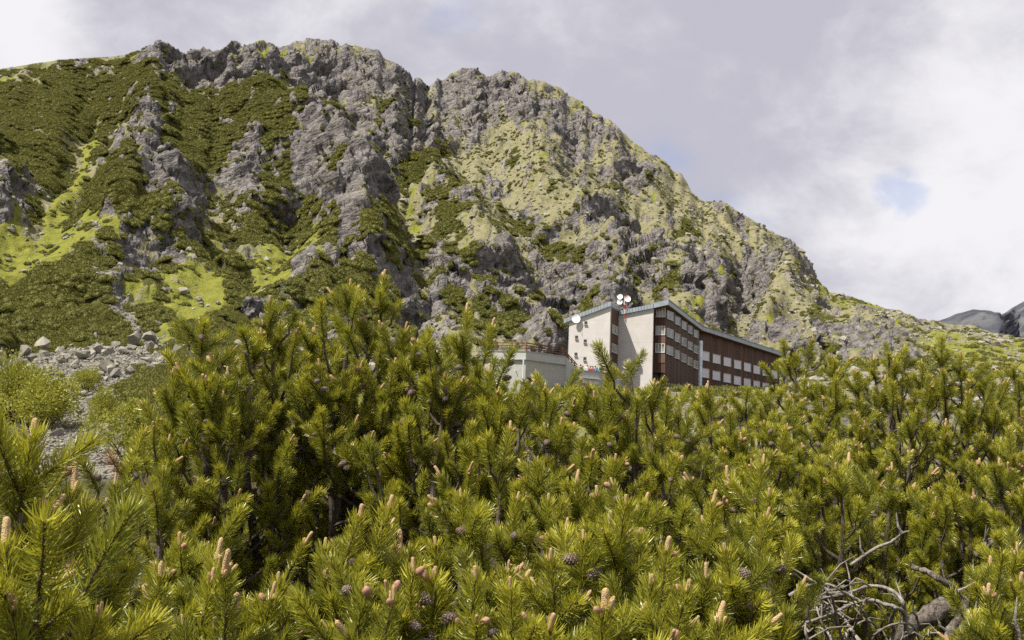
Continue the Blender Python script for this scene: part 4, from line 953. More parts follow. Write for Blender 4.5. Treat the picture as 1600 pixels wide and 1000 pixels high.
def shoot_mesh(name, seed, L=0.20, n=330, nl=0.052, wd=0.0017, bare=0.0, dry=False):
    """a brush of paired needles round an upright twig, tip at +Z"""
    r = random.Random(seed); V_, F_, mi, tone = [], [], [], []
    bx, by = r.uniform(-0.02, 0.02), r.uniform(-0.02, 0.02)
    ax = lambda s: Vector((bx * s * s, by * s * s, L * s))
    tv, tf = tube([ax(k / 5) for k in range(6)], [0.0042 - 0.0018 * k / 5 for k in range(6)], 6)
    V_ += tv; F_ += tf; mi += [1] * len(tf); tone += [0.5] * len(tv)
    for i in range(n):
        s = bare + (1 - bare) * ((i + r.random()) / n) ** 0.85
        ph_ = i * 2.39996 + r.uniform(-0.3, 0.3); rad = Vector((math.cos(ph_), math.sin(ph_), 0))
        ang = math.radians(r.gauss(72 - 32 * s ** 1.4, 9)); up = Vector((0, 0, 1))
        ln = nl * r.uniform(0.72, 1.12) * (1 - 0.25 * max(0, s - 0.9) / 0.1)
        d0 = rad * math.sin(ang) + up * math.cos(ang); a2 = ang - math.radians(r.uniform(8, 30)); d1_ = rad * math.sin(a2) + up * math.cos(a2)
        side = d0.cross(Vector((r.uniform(-1, 1), r.uniform(-1, 1), r.uniform(-1, 1)))).normalized() * wd * 0.5
        p0 = ax(s) + rad * 0.003; p1 = p0 + d0 * ln * 0.5; p2 = p1 + d1_ * ln * 0.5
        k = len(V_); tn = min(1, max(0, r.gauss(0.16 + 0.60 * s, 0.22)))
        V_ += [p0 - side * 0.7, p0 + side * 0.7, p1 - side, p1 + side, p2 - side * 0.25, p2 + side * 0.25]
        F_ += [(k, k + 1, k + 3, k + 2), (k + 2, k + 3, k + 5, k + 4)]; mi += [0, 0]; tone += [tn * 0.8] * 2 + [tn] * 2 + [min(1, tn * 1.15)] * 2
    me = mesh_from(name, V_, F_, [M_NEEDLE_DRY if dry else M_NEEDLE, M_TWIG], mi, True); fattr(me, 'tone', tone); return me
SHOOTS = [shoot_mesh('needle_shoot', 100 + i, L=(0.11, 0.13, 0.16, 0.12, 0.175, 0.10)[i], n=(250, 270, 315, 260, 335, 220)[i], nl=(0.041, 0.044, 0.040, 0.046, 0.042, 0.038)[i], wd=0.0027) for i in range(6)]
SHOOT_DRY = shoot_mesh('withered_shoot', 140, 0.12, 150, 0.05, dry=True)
def lathe(name, prof, seg, mat, bump=0.0, seed=0):
    r = random.Random(seed); v, f = [], []
    for (rad, z) in prof:
        for k in range(seg):
            a = k * math.tau / seg; q = rad * (1 + bump * r.uniform(-1, 1)); v.append((q * math.cos(a), q * math.sin(a), z + bump * r.uniform(-1, 1) * rad * 0.4))
    for i in range(len(prof) - 1):
        for k in range(seg): f.append((i * seg + k, i * seg + (k + 1) % seg, (i + 1) * seg + (k + 1) % seg, (i + 1) * seg + k))
    f.append(tuple(range(seg))[::-1]); f.append(tuple(range((len(prof) - 1) * seg, len(prof) * seg)))
    return mesh_from(name, v, f, [mat], None, True)
def candle_mesh(seed):
    r = random.Random(seed); L = r.uniform(0.052, 0.085); w_ = r.uniform(0.0080, 0.0105)
    prof = [(w_ * 0.7, -0.006), (w_, 0.006)] + [(w_ * (1 - 0.12 * k / 6), L * k / 7) for k in range(1, 7)] + [(w_ * 0.72, L * 0.97), (w_ * 0.25, L * 1.03)]
    me = lathe('candle', prof, 9, M_CANDLE, 0.13, seed)
    # side buds at the foot of the candle
    bm = bmesh.new(); bm.from_mesh(me)
    for k in range(r.choice((0, 0, 1, 1, 2))):
        a = r.uniform(0, math.tau); Lk = L * r.uniform(0.3, 0.75); d = Vector((math.cos(a) * 0.3, math.sin(a) * 0.3, 1)).normalized()
        base = Vector((math.cos(a), math.sin(a), 0)) * w_ * 0.9
        v, f = tube([base + d * Lk * q for q in (-0.1, 0.2, 0.5, 0.8, 1.0)], [w_ * 0.5, w_ * 0.78, w_ * 0.74, w_ * 0.62, w_ * 0.25], 7)
        vs = [bm.verts.new(x) for x in v]
        for ff_ in f:
            fc = bm.faces.new([vs[q] for q in ff_]); fc.smooth = True
    bm.to_mesh(me); bm.free(); return me
CANDLES = [candle_mesh(200 + i) for i in range(7)]
ROSE = lathe('young_cone', [(0.003, -0.004), (0.0095, 0.002), (0.0125, 0.009), (0.0115, 0.016), (0.0075, 0.022), (0.002, 0.025)], 9, M_ROSE, 0.10, 5)
def cone_mesh(seed):
    """ovoid cone of spiralling scales with raised tips"""
    r = random.Random(seed); L = 0.042; R_ = 0.0155; v, f = [], []
    prof = [(0.25, 0.0), (0.75, 0.12), (1.0, 0.32), (0.95, 0.52), (0.72, 0.75), (0.4, 0.92), (0.1, 1.0)]
    seg = 10
    for (q, z) in prof:
        for k in range(seg): a = k * math.tau / seg; v.append((q * R_ * 0.9 * math.cos(a), q * R_ * 0.9 * math.sin(a), z * L))
    for i in range(len(prof) - 1):
        for k in range(seg): f.append((i * seg + k, i * seg + (k + 1) % seg, (i + 1) * seg + (k + 1) % seg, (i + 1) * seg + k))
    f.append(tuple(range(seg))[::-1])
    zs = [p[1] for p in prof]; qs = [p[0] for p in prof]
    for i in range(64):
        s = (i + 0.5) / 64; a = i * 2.39996; rad = float(np.interp(s, zs, qs)) * R_
        o = Vector((math.cos(a), math.sin(a), 0)); tdir = Vector((-math.sin(a), math.cos(a), 0)); c = o * rad * 0.9 + Vector((0, 0, s * L))
        h = 0.0042 * (0.6 + 0.6 * math.sin(s * math.pi)); ap = c + o * 0.0030 + Vector((0, 0, 0.0012))
        k = len(v); v += [tuple(c + tdir * h), tuple(c + Vector((0, 0, h * 0.75))), tuple(c - tdir * h), tuple(c - Vector((0, 0, h * 0.75))), tuple(ap)]
        f += [(k, k + 1, k + 4), (k + 1, k + 2, k + 4), (k + 2, k + 3, k + 4), (k + 3, k, k + 4)]
    return mesh_from('pine_cone', v, f, [M_CONE])
CONES = [cone_mesh(300 + i) for i in range(2)]

def frame_to(p, d, roll, s):
    q = d.to_track_quat('Z', 'Y'); return Matrix.Translation(p) @ q.to_matrix().to_4x4() @ Matrix.Rotation(roll, 4, 'Z') @ Matrix.Diagonal((s, s, s, 1))
def bez(a, b, c, d, t):
    u = 1 - t; return a * (u ** 3) + b * (3 * u * u * t) + c * (3 * u * t * t) + d * (t ** 3)

def pine(label, base_px, base_R, tips, seed, step=0.085, spread=1.0, dense=1.0, candle_p=0.5, cone_p=0.14, smax=1.0, limit=300, start=0.25):
    """one dwarf pine: limbs curve from the root up to the given tips, side twigs end in needle brushes"""
    r = random.Random(seed)
    b = at(base_px, 900, base_R); bz = surface_z(b.x, b.y); base = Vector((b.x, b.y, bz - 0.05))
    root = empty('dwarf_pine', base); tag(root, label, 'pine', 'dwarf pines in front of the hotel')
    shoots = []
    for (px, py, R) in tips:
        tip = at(px, py, R); out = Vector((tip.x - base.x, tip.y - base.y, 0)); H = tip.z - base.z
        top_d = (Vector((0, 0, 1)) + out * 0.10 + Vector((r.uniform(-.18, .18), r.uniform(-.18, .18), 0))).normalized()
        L = max(0.5, (tip - base).length); end = tip - top_d * 0.12 * smax
        c1 = base + out * 0.45 + Vector((r.uniform(-.1, .1), r.uniform(-.1, .1), H * r.uniform(0.12, 0.25))); c2 = end - top_d * L * 0.38
        NP = 16; kx, ky = r.uniform(0, 9), r.uniform(0, 9)
        path = [bez(base, c1, c2, end, k / (NP - 1)) for k in range(NP)]
        for k in range(1, NP - 1): path[k] += Vector((math.sin(k * 1.3 + kx), math.sin(k * 1.1 + ky), 0)) * 0.018 * math.sin(math.pi * k / (NP - 1))
        r0 = 0.020 + 0.008 * L; rads = [r0 * (1 - k / (NP - 1)) ** 0.8 + 0.0055 for k in range(NP)]
        V_, F_ = [], []
        def grow_tube(pts, rr_, sg):
            v, f = tube(pts, rr_, sg); k = len(V_); V_.extend(v); F_.extend([tuple(i + k for i in q) for q in f])
        grow_tube(path, rads, 8)
        shoots.append((end, top_d, 1.05 * smax, True, R))
        wl = r.uniform(0, 6.28)
        for q_ in range(4):
            az_ = wl + q_ * 1.571 + r.uniform(-.4, .4); shoots.append((end - top_d * r.uniform(-0.03, 0.05), (Vector((math.cos(az_), math.sin(az_), 0)) * 0.75 + top_d * 0.8).normalized(), r.uniform(0.7, 0.95) * smax, r.random() < candle_p * 0.5, R))
        for q_ in (0.14, 0.30):
            k_ = next((i for i in range(NP - 1, 0, -1) if (path[i] - end).length > q_ * smax), 1); shoots.append((path[k_], (path[min(k_ + 1, NP - 1)] - path[k_]).normalized(), r.uniform(0.85, 1.0) * smax, False, R))
        cum = [0.0]
        for k in range(1, NP): cum.append(cum[-1] + (path[k] - path[k - 1]).length)
        tot = cum[-1]; s = tot * r.uniform(start - .03, start + .06); phi = r.uniform(0, 6.28)
        while s < tot - 0.03:
            k = next(i for i in range(1, NP) if cum[i] >= s); q = (s - cum[k - 1]) / (cum[k] - cum[k - 1]); p = path[k - 1].lerp(path[k], q); td = (path[k] - path[k - 1]).normalized()
            rem = tot - s
            phi += 2.399 + r.uniform(-.5, .5)
            u = td.orthogonal().normalized(); vv_ = td.cross(u); od = u * math.cos(phi) + vv_ * math.sin(phi)
            ln = min(0.60, 0.12 + 0.42 * rem ** 0.8) * r.uniform(0.65, 1.15) * spread
            if rem < 0.25: ln = r.uniform(0.06, 0.13)
            a = p; m_ = p + (od + td * 0.55).normalized() * ln * 0.6; e = m_ + (od * 0.55 + td * 0.35 + Vector((0, 0, 0.75))).normalized() * ln * 0.5
            pts = [a, a.lerp(m_, 0.5) + Vector((0, 0, -0.01)), m_, m_.lerp(e, 0.55) + od * 0.012, e]
            grow_tube(pts, [0.0085 * (0.6 + ln), 0.0075 * (0.6 + ln), 0.0065, 0.0052, 0.0045], 5)
            ed = (e - m_).normalized(); ed = (ed + od * r.uniform(-0.1, 0.5) + Vector((0, 0, 0.2))).normalized()
            shoots.append((e, ed, r.uniform(0.8, 1.1) * smax, r.random() < candle_p * 0.42, R))
            if ln > 0.14:                                                        # whorl of side shoots and older needles down the twig
                
                if r.random() < 0.35: shoots.append((m_, (e - m_).normalized(), r.uniform(0.75, 0.95) * smax, False, R))
                w0 = r.uniform(0, 6.28); nw = r.choice((2, 2, 3)) if ln > 0.2 else 1
                for q_ in range(int(nw * dense + 0.5)):
                    az_ = w0 + q_ * 6.28 / nw + r.uniform(-.5, .5); dd = (Vector((math.cos(az_), math.sin(az_), 0)) * 0.8 + ed * 0.55 + Vector((0, 0, r.uniform(0.1, 0.5)))).normalized()
                    pp = m_.lerp(e, r.uniform(-0.1, 0.85))
                    shoots.append((pp, dd, r.uniform(0.62, 0.92) * smax, r.random() < candle_p * 0.10, R))
            s += step * r.uniform(0.7, 1.3)
        world_part('branch', V_, F_, M_BARK, root)
    r.shuffle(shoots); shoots.sort(key=lambda q: -q[0].z if len(shoots) > limit else 0)
    if len(shoots) > limit: shoots = shoots[:limit]
    inv = Matrix.Translation(-base)
    for (p, d, s, has, R) in shoots:
        dryone = r.random() < 0.003
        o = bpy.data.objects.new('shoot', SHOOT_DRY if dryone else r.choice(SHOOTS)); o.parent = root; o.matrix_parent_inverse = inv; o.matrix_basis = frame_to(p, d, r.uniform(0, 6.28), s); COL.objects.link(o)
        if dryone: continue
        Ltop = o.data.vertices[24].co.z if False else max(v.co.z for v in o.data.vertices[:36])
        tipc = Vector((sum(v.co.x for v in o.data.vertices[30:36]) / 6, sum(v.co.y for v in o.data.vertices[30:36]) / 6, Ltop))
        if has:
            c = bpy.data.objects.new('candle', r.choice(CANDLES)); c.parent = o; c.location = tipc; k = r.uniform(0.35, 0.85); c.scale = (k, k, k * r.uniform(0.8, 1.1)); c.rotation_euler = (r.uniform(-.12, .12), r.uniform(-.12, .12), r.uniform(0, 6)); COL.objects.link(c)
            if r.random() < 0.4:
                a = r.uniform(0, 6.28); c = bpy.data.objects.new('young_cone', ROSE); c.parent = o; c.location = tipc + Vector((math.cos(a) * 0.013, math.sin(a) * 0.013, -0.002)); c.rotation_euler = (math.sin(a) * -0.9, math.cos(a) * 0.9, 0); k = r.uniform(0.5, 0.85); c.scale = (k, k, k * 1.25); COL.objects.link(c)
        if r.random() < cone_p:
            for _ in range(r.choice((1, 1, 2))):
                a = r.uniform(0, 6.28); z = r.uniform(0.1, 0.75) * Ltop; c = bpy.data.objects.new('pine_cone', r.choice(CONES)); c.parent = o
                c.location = Vector((math.cos(a) * 0.012, math.sin(a) * 0.012, z)); c.rotation_euler = Euler((0, r.uniform(1.0, 1.7), a), 'XYZ'); k = r.uniform(0.65, 1.0); c.scale = (k, k, k * r.uniform(0.9, 1.25)); COL.objects.link(c)
    return root
def fill(x0, x1, y0, y1, R0, R1, n, seed):
    """tips scattered over a part of the thicket, nearer ones lower in view"""
    r = random.Random(seed); out = []
    for i in range(n):
        fx_ = (i + r.uniform(0.1, 0.9)) / n; t = r.random()
        out.append((x0 + (x1 - x0) * fx_, y0 + (y1 - y0) * t, R0 + (R1 - R0) * t))
    return out
# the thicket: each line is one pine, its tips placed where its shoots stand
C = 'near'
pine('blurred tall dwarf pine at the lower corner beside the boulder slope', 40, 2.0, [(35, 690, 1.95), (85, 825, 2.0), (-30, 760, 1.9), (170, 860, 2.1), (20, 900, 1.8), (140, 950, 1.75), (-60, 860, 1.9)], 1, 0.10, 0.7, 0.8, 0.6, 0.05)
pine('small dwarf pine between the corner pine and the tall forked pine', 250, 3.2, [(210, 700, 4.0), (255, 760, 3.6), (290, 850, 2.9), (185, 790, 3.7), (360, 950, 2.3), (240, 900, 2.5), (330, 890, 2.7), (140, 850, 3.2)], 2, 0.10, 0.8)
pine('slender upright dwarf pine with dark forked stem in front of the green meadow', 430, 4.7, [(313, 508, 4.6), (275, 612, 4.5), (352, 585, 4.5), (345, 640, 4.4), (265, 690, 4.3), (325, 560, 4.5)], 3, 0.10, 0.8, start=0.48)
pine('dwarf pine whose pointed top rises before the meadow screes', 500, 4.9, [(418, 474, 4.8), (455, 550, 4.8), (390, 570, 4.8), (490, 515, 4.9), (500, 590, 4.6), (440, 515, 4.9), (400, 525, 4.7)], 4, 0.10, 0.9, start=0.48)
pine('tallest dwarf pine with twin bushy tops before the dark crag', 600, 4.9, [(548, 446, 4.8), (598, 450, 4.9), (575, 500, 4.9), (628, 520, 4.9), (530, 520, 4.9), (555, 580, 4.6), (610, 585, 4.6)], 5, 0.10, 0.9, start=0.48)
pine('broad dwarf pine just before the annexe with candles along its top', 715, 4.6, [(733, 512, 4.5), (765, 528, 4.5), (690, 530, 4.6), (652, 540, 4.7), (760, 590, 4.4), (700, 590, 4.4), (780, 640, 4.3), (660, 590, 4.5)], 6, 0.10, 0.95, start=0.48)
pine('shadowy dwarf pine in the dark middle of the thicket', 560, 5.5, [(480, 700, 5.6), (560, 690, 5.6), (640, 690, 5.5), (700, 700, 5.5), (420, 690, 5.6)], 14, 0.12, 0.9, 0.5, 0.15, start=0.5)
pine('low dwarf pine with one upright tuft against the annexe wall', 850, 4.4, [(852, 582, 4.2), (905, 615, 4.4), (815, 625, 4.3), (870, 660, 4.1), (935, 640, 4.3), (790, 690, 4.0), (840, 720, 3.9), (905, 715, 3.9)], 7, 0.10, 0.85)
pine('pointed dwarf pine standing before the pale hotel gable', 985, 4.6, [(981, 546, 4.4), (1018, 600, 4.6), (955, 612, 4.4), (1045, 625, 4.8), (985, 670, 4.3), (1075, 640, 5.0), (1030, 705, 4.2), (960, 715, 4.1)], 8, 0.10, 0.85)
pine('dwarf pine below the stone wall and the timber wing', 1150, 6.0, [(1110, 608, 6.0), (1160, 612, 6.2), (1200, 600, 6.3), (1085, 660, 5.7), (1140, 665, 5.6), (1200, 665, 5.7), (1110, 715, 5.0), (1180, 725, 5.0)], 9, 0.11, 1.0)
pine('dwarf pine hiding the far end of the hotel', 1270, 7.4, [(1244, 556, 7.4), (1268, 532, 7.6), (1300, 560, 7.6), (1258, 600, 7.2), (1310, 610, 7.1), (1230, 640, 6.9), (1285, 660, 6.6)], 10, 0.12, 1.05)
pine('tall dwarf pine crowned with candles below the rock band', 1385, 7.6, [(1388, 535, 7.4), (1415, 550, 7.6), (1362, 560, 7.5), (1338, 582, 7.3), (1440, 580, 7.5), (1385, 610, 7.2), (1340, 650, 6.8), (1425, 650, 7.0)], 11, 0.12, 1.05)
pine('dwarf pine with the rounded double top before the grassy shoulder', 1490, 7.6, [(1470, 540, 7.5), (1500, 560, 7.6), (1530, 582, 7.8), (1450, 600, 7.3), (1510, 630, 7.3), (1550, 640, 7.5), (1475, 670, 7.0)], 12, 0.12, 1.05)
pine('thin dark dwarf pine furthest back at the picture edge', 1590, 10.5, [(1582, 572, 10.4), (1620, 585, 10.5), (1560, 620, 10.0), (1600, 650, 10.0), (1640, 630, 10.0)], 13, 0.13, 1.1, 0.8)
pine('near dwarf pine with a cluster of tall candles at the bottom', 590, 2.6, [(547, 838, 2.6), (588, 835, 2.6), (625, 860, 2.7), (510, 890, 2.6), (640, 940, 2.4), (560, 930, 2.3), (600, 975, 2.2)], 15, 0.13, 0.6, 0.7)
pine('near dwarf pine with grey cones below the shaded hollow', 720, 2.7, [(722, 775, 2.9), (690, 912, 2.4), (750, 860, 2.8), (787, 885, 2.6), (730, 955, 2.3), (800, 960, 2.3), (680, 850, 2.8)], 16, 0.13, 0.6, 0.7, 0.5, 0.25)
pine('near dwarf pine with straight shoots at bottom centre', 930, 2.7, [(912, 842, 2.6), (972, 826, 2.6), (866, 890, 2.5), (1005, 880, 2.7), (935, 965, 2.2), (870, 985, 2.2), (1000, 960, 2.3), (1040, 910, 2.5)], 17, 0.13, 0.6, 0.7, 0.6, 0.22)
pine('near dwarf pine whose shoots lean over the dead branches', 1120, 2.9, [(1140, 875, 2.7), (1092, 895, 2.6), (1170, 920, 2.7), (1190, 835, 3.3), (1060, 955, 2.3), (1130, 975, 2.3)], 18, 0.13, 0.55, 0.7, 0.6, 0.22)
pine('middle dwarf pine behind the near bottom shoots', 1020, 3.5, fill(900, 1230, 745, 820, 3.9, 3.3, 9, 32), 19, 0.13, 0.8, 0.7, 0.6, 0.2)
pine('dense dwarf pine in the middle of the thicket below the gable', 860, 3.5, fill(780, 990, 765, 840, 3.8, 3.3, 5, 33), 20, 0.13, 0.85, 0.7, 0.35)
pine('dwarf pine above the dead branch tangle', 1330, 5.8, fill(1220, 1420, 690, 770, 6.4, 5.5, 9, 34), 21, 0.11, 0.95, 1.0, 0.4)
pine('dwarf pine with grey dead twigs right of the tangle', 1480, 5.9, fill(1410, 1590, 690, 790, 6.5, 5.6, 8, 35), 22, 0.11, 0.95, 1.0, 0.3)
pine('yellow green young dwarf pine at the bottom picture corner', 1560, 4.0, [(1540, 880, 4.1), (1580, 870, 4.2), (1600, 920, 3.9), (1550, 940, 3.7), (1520, 970, 3.8), (1620, 850, 4.2)], 23, 0.09, 0.6, 1.0, 0.4)
pine('dwarf pine filling the hollow left of the near candles', 430, 3.0, fill(300, 470, 860, 960, 3.0, 2.5, 4, 36), 24, 0.10, 0.8, 1.0, 0.35)
pine('dwarf pine filling the bank under the annexe wall', 800, 9.0, [(790, 606, 9.0), (830, 610, 9.2), (760, 615, 8.8), (870, 614, 9.4), (905, 604, 9.6), (810, 640, 8.6), (860, 645, 8.6)], 25, 0.12, 1.1)
pine('dwarf pine on the bank under the pale gables', 1000, 9.5, [(945, 602, 9.6), (1005, 602, 9.8), (1060, 606, 9.8), (975, 616, 9.4), (1035, 622, 9.2), (960, 645, 8.8), (1020, 650, 8.8)], 26, 0.12, 1.1)
pine('dwarf pine on the bank under the rubble wall', 1140, 10.5, [(1090, 612, 10.4), (1135, 609, 10.6), (1180, 612, 10.6), (1205, 606, 10.8), (1110, 635, 9.9), (1165, 640, 9.9)], 27, 0.12, 1.1)
pine('dwarf pine peeking out between the broad pine and the twin topped pine', 660, 5.9, [(672, 545, 6.0), (640, 560, 6.0), (705, 560, 6.0), (720, 615, 5.9), (755, 590, 6.0)], 28, 0.12, 1.0)
pine('dwarf pine at the picture edge above the yellow young pine', 1590, 6.0, [(1580, 690, 6.2), (1610, 650, 6.6), (1560, 735, 5.7), (1600, 770, 5.5), (1630, 710, 6.0)], 29, 0.11, 0.95)
pine('low dwarf pine at the edge of the lower stones', 100, 6.2, [(60, 770, 6.6), (110, 778, 6.6), (150, 790, 6.0), (20, 775, 6.4), (190, 850, 4.6), (90, 800, 5.4)], 30, 0.10, 0.8)
pine('dwarf pine seen through the gap behind the slender pine', 400, 5.6, [(375, 625, 5.7), (430, 615, 5.7), (480, 610, 5.7), (540, 630, 5.6)], 37, 0.12, 1.0)
pine('dwarf pine between the timber wing pine and the middle pine', 1230, 5.2, fill(1110, 1330, 680, 740, 5.6, 5.0, 7, 38), 38, 0.11, 0.9, 1.0, 0.5, 0.2)
# ------------------------------------------------------------------ dead wood under the pines
def crop(x, y): return (1200 + x / 3.3333, 700 + y / 3.3333)
def smooth_path(P, n=5):
    out = []
    for i in range(len(P) - 1):
        a = P[max(i - 1, 0)]; b = P[i]; c = P[i + 1]; d = P[min(i + 2, len(P) - 1)]
        for k in range(n):
            t = k / n; out.append(0.5 * ((2 * b) + (c - a) * t + (2 * a - 5 * b + 4 * c - d) * t * t + (3 * b - a - 3 * c + d) * t ** 3))
    out.append(P[-1]); return out
def dead_limb(name, pts, R, r0, r1, parent, seed, mat=M_DEAD, sway=0.12):
    rr_ = random.Random(seed); ph_ = rr_.uniform(0, 6)
    P = [at(*crop(x, y), R + sway * math.sin(ph_ + 1.1 * i)) for i, (x, y) in enumerate(pts)]
    P = smooth_path(P); n = len(P); rad = [0.68 * (r0 + (r1 - r0) * k / (n - 1)) * rr_.uniform(0.8, 1.2) for k in range(n)]
    v, f = tube(P, rad, 10)
    v = [q + Vector((rr_.uniform(-1, 1), rr_.uniform(-1, 1), rr_.uniform(-1, 1))) * 0.10 * max(r0, r1) for q in v]; o = world_part(name, v, f, mat, parent); o.data.polygons.foreach_set('use_smooth', [True] * len(f)); return o, P
b0 = at(1330, 1010, 4.7); dz = surface_z(b0.x, b0.y)
dead = empty('dead_pine', (b0.x, b0.y, dz)); tag(dead, 'bleached tangle of a dead dwarf pine with curling bare branches', 'dead pine')
LIMBS = [([(110,770),(190,725),(265,708),(330,715),(380,745),(470,800)], .012, .005), ([(270,785),(360,770),(450,745),(520,720),(600,725),(665,755),(700,800),(710,860),(720,1000)], .008, .013),
 ([(170,920),(260,890),(350,855),(450,808),(545,793),(610,815),(660,830),(640,900),(655,950),(630,1040)], .007, .014), ([(265,815),(330,835),(390,880),(430,940),(480,1010)], .005, .011), ([(500,815),(470,870),(450,930),(410,960),(400,1060)], .005, .012),
 ([(660,830),(700,850),(715,900),(700,1050)], .010, .015), ([(550,975),(620,930),(700,912),(760,930),(790,1010)], .005, .009), ([(180,930),(205,960),(250,935),(310,960),(340,1030)], .004, .008), ([(75,600),(150,640),(230,690),(270,710),(330,770),(360,900),(400,1040)], .004, .011),
 ([(240,760),(265,870),(300,960),(330,1040)], .004, .009), ([(190,790),(200,870),(195,960),(230,1040)], .004, .008), ([(330,745),(420,715),(490,700),(540,730)], .004, .006), ([(280,840),(350,800),(440,810),(500,850),(520,930),(540,1040)], .004, .009),
 ([(350,950),(420,900),(500,890),(560,930),(590,1030)], .004, .008), ([(130,850),(220,850),(300,845),(400,850)], .003, .006), ([(810,1000),(830,970),(880,965),(920,990)], .004, .006)]
for i, (pts, ra_, rb_) in enumerate(LIMBS):
    o, P = dead_limb('branch', pts, 4.55 + 0.05 * (i % 5), ra_, rb_, dead, 700 + i)
    rt = random.Random(800 + i)
    for k in range(3):
        a = P[rt.randrange(2, len(P) - 1)]; d = Vector((rt.uniform(-1, 1), rt.uniform(-.6, .6), rt.uniform(-.3, .9))).normalized(); L = rt.uniform(0.06, 0.2)
        v, f = tube([a, a + d * L * 0.5 + Vector((0, 0, 0.01)), a + d * L + Vector((0, 0, -0.02))], [0.004, 0.003, 0.0018], 5); world_part('twig', v, f, M_DEAD, dead)
def logbark(t):
    co = t.add('ShaderNodeNewGeometry').outputs['Position']
    n = t.noise(t.vmath('MULTIPLY', co, (60, 60, 25)), 1.0, 7, 0.7, 0.8); n2_ = t.noise(co, 14, 4, 0.6)
    c = t.mix(t.ramp(n, 0.35, 0.65), (0.045, 0.036, 0.030), (0.23, 0.195, 0.165)); c = t.mix(t.math('MULTIPLY', t.ramp(n2_, 0.5, 0.65), 0.6), c, (0.30, 0.27, 0.235))
    return principled(t, c, 0.92, n, 1.0, 0.02)
M_LOG = material('flaking_bark', logbark)
def log(pts, R, r0, r1, label, seed, cat='log'):
    P0 = at(*crop(*pts[0]), R); e = empty('fallen_log', P0); tag(e, label, cat)
    o, P = dead_limb('stem', pts, R, r0, r1, e, seed, M_LOG if max(r0, r1) > 0.02 else M_DEAD, 0.05); rt = random.Random(seed)
    for k in range(2):
        a = P[rt.randrange(1, len(P) - 1)]; d = Vector((rt.uniform(-1, 1), rt.uniform(-.8, 0), .6)).normalized(); v, f = tube([a, a + d * (max(r0, r1) + 0.02), a + d * (max(r0, r1) + 0.07) + Vector((0.02, 0, 0.02))], [0.007, 0.005, 0.002], 6); world_part('branch_stub', v, f, M_DEAD, e)
log([(700,1010),(740,930),(830,880),(930,815)], 4.9, .055, .060, 'thick broken grey log leaning out of the dead tangle', 61)
log([(930,1010),(960,930),(1020,870)], 4.8, .028, .024, 'short thin grey log stub right of the thick broken log', 62)
log([(990,1030),(1050,975),(1110,920)], 4.6, .040, .036, 'mid sized dark log end at the bottom edge near the young pine', 63)
log([(750,622),(830,645),(890,680),(950,720),(990,770),(1020,820),(1010,1010)], 5.0, .014, .030, 'curved grey dead trunk arching above the logs', 64)
log([(1090,560),(1130,520),(1175,485)], 5.6, .030, .034, 'sawn pale stump end behind the arching dead trunk', 65)
log([(430,610),(555,525),(640,490),(700,445),(735,433)], 4.9, .012, .005, 'forked bare twig reaching over the dead tangle', 66, 'branch')
log([(1215,860),(1240,900),(1270,888),(1300,940),(1312,1040)], 3.7, .006, .010, 'thin crooked dead stick at the bottom corner', 67, 'branch')

# ------------------------------------------------------------------ guests on the lower terrace
def person_mesh(pose):
    J = {'pelvis': (0, 0, .95, .15), 'belly': (0, 0, 1.12, .145), 'chest': (0, 0, 1.33, .165), 'neck': (0, 0, 1.50, .06), 'chin': (0, -.02, 1.57, .07), 'brow': (0, -.015, 1.67, .098), 'crown': (0, 0, 1.75, .07), 'nose': (0, -.115, 1.625, .014)}
    Ed = [('pelvis', 'belly'), ('belly', 'chest'), ('chest', 'neck'), ('neck', 'chin'), ('chin', 'brow'), ('brow', 'crown'), ('chin', 'nose')]
    for s, sx in (('l', -1), ('r', 1)):
        fw = -0.25 if (pose == 1 and s == 'r') else 0.0
        J.update({'sh' + s: (.19 * sx, 0, 1.42, .07), 'el' + s: (.25 * sx, 0.02 + fw * .3, 1.14, .048), 'wr' + s: (.24 * sx * (0.6 if fw else 1), -.06 + fw, 0.92 + (.28 if fw else 0), .034), 'hd' + s: (.22 * sx * (0.5 if fw else 1), -.09 + fw * 1.3, .83 + (.42 if fw else 0), .03),
                  'hp' + s: (.095 * sx, 0, .88, .10), 'kn' + s: (.11 * sx, -.02, .48, .065), 'an' + s: (.115 * sx, .02, .09, .045), 'toe' + s: (.125 * sx, -.15, .045, .04)})
        Ed += [('chest', 'sh' + s), ('sh' + s, 'el' + s), ('el' + s, 'wr' + s), ('wr' + s, 'hd' + s), ('pelvis', 'hp' + s), ('hp' + s, 'kn' + s), ('kn' + s, 'an' + s), ('an' + s, 'toe' + s)]
    names = list(J); me = bpy.data.meshes.new('person'); me.from_pydata([J[n][:3] for n in names], [(names.index(a), names.index(b)) for a, b in Ed], [])
    o = bpy.data.objects.new('person', me); COL.objects.link(o); md = o.modifiers.new('skin', 'SKIN')
    for i, n in enumerate(names): me.skin_vertices[0].data[i].radius = (J[n][3], J[n][3] * (0.8 if n in ('chest', 'belly', 'pelvis') else 1)); me.skin_vertices[0].data[i].use_root = n == 'pelvis'
    o.modifiers.new('sub', 'SUBSURF').levels = 1
    dg = bpy.context.evaluated_depsgraph_get(); out = bpy.data.meshes.new_from_object(o.evaluated_get(dg)); bpy.data.objects.remove(o)
    return out
BODY = [person_mesh(0), person_mesh(1)]
M_SKIN = simple_mat('skin', (0.50, 0.31, 0.23), 0.6, 0.05)
HAIR = lathe('hair', [(0.105, 1.63), (0.118, 1.68), (0.112, 1.735), (0.08, 1.785), (0.02, 1.80)], 10, M_SKIN, 0.05, 9)
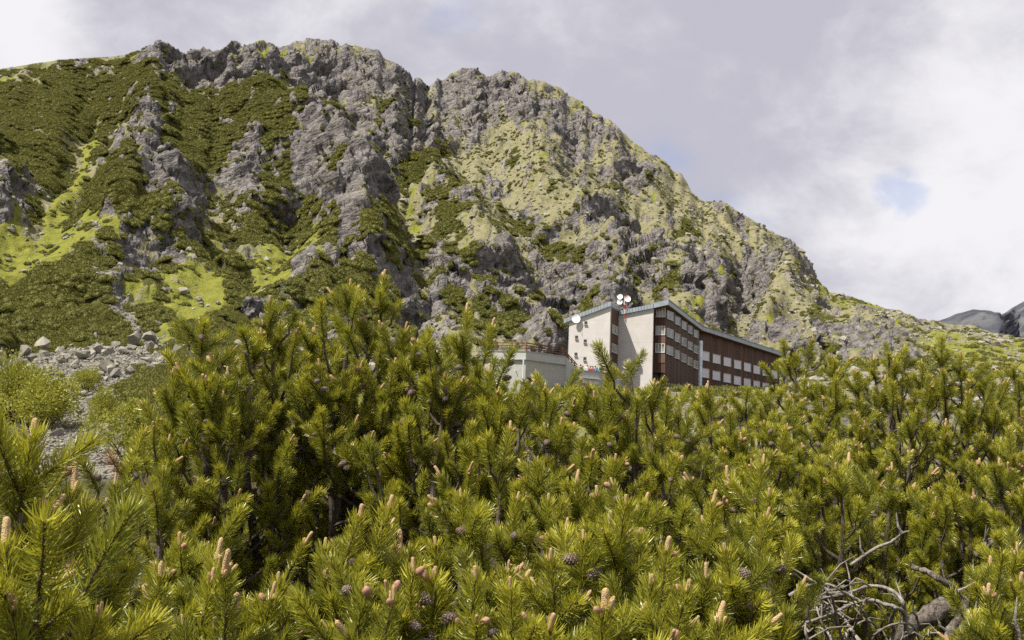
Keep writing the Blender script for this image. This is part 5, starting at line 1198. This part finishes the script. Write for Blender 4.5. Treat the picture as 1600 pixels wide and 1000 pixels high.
def person(px, shirt, hair, label, pose=0, k=1.0, deep=0.9):
    d = ray(px, 580); n = Vector((-ud.y, ud.x, 0)); P = u0 - uo * deep; t = (P - CAM).dot(n) / d.dot(n); p = CAM + d * t
    me = BODY[pose].copy(); me.materials.clear(); ms = [simple_mat('shirt', shirt, 0.8, 0.1), simple_mat('trousers', (0.05, 0.055, 0.08), 0.85), M_SKIN]
    for m in ms: me.materials.append(m)
    idx = []
    for pl_ in me.polygons:
        c = pl_.center; idx.append(2 if c.z > 1.49 or (c.z < 0.93 and abs(c.x) > 0.19) or (c.z > 1.0 and c.y < -0.28) else (0 if c.z > 0.92 else 1))
    me.polygons.foreach_set('material_index', idx); me.polygons.foreach_set('use_smooth', [True] * len(idx))
    o = bpy.data.objects.new('person', me); link(o); o.location = (p.x, p.y, DECK); o.rotation_euler = (0, 0, math.radians(10 + 40 * math.sin(px))); o.scale = (k, k, k); tag(o, label, 'person', 'guests on the lower terrace')
    h = HAIR.copy(); h.materials.clear(); h.materials.append(simple_mat('hair_colour', hair, 0.7)); obj('hair', h, o)
person(907, (0.10, 0.13, 0.16), (0.05, 0.03, 0.02), 'person in dark grey standing first from the annexe on the terrace', 0)
person(910.5, (0.45, 0.47, 0.18), (0.12, 0.08, 0.04), 'person in a yellow green top beside the one in dark grey', 1, 0.93)
person(917.5, (0.60, 0.58, 0.56), (0.28, 0.18, 0.08), 'person in a white top with light hair on the terrace', 0, 1.05)
person(919.5, (0.06, 0.05, 0.07), (0.04, 0.03, 0.02), 'person in black close beside the one in the white top', 1, 0.9, 1.5)
person(922.5, (0.45, 0.10, 0.09), (0.07, 0.04, 0.03), 'person in dark red in the middle of the terrace row', 0, 0.98)
person(926, (0.62, 0.22, 0.22), (0.06, 0.04, 0.03), 'person in a pink red top between the dark red and blue ones', 1, 0.97)
person(930, (0.08, 0.32, 0.55), (0.05, 0.03, 0.02), 'person in bright blue with raised hand on the terrace', 1, 1.0)
person(933, (0.22, 0.50, 0.62), (0.16, 0.10, 0.05), 'person in pale blue next to the bright blue one', 0, 0.92)
person(939.5, (0.03, 0.03, 0.035), (0.03, 0.02, 0.02), 'tall person all in black standing apart nearest the hotel', 0, 1.12, 0.7)
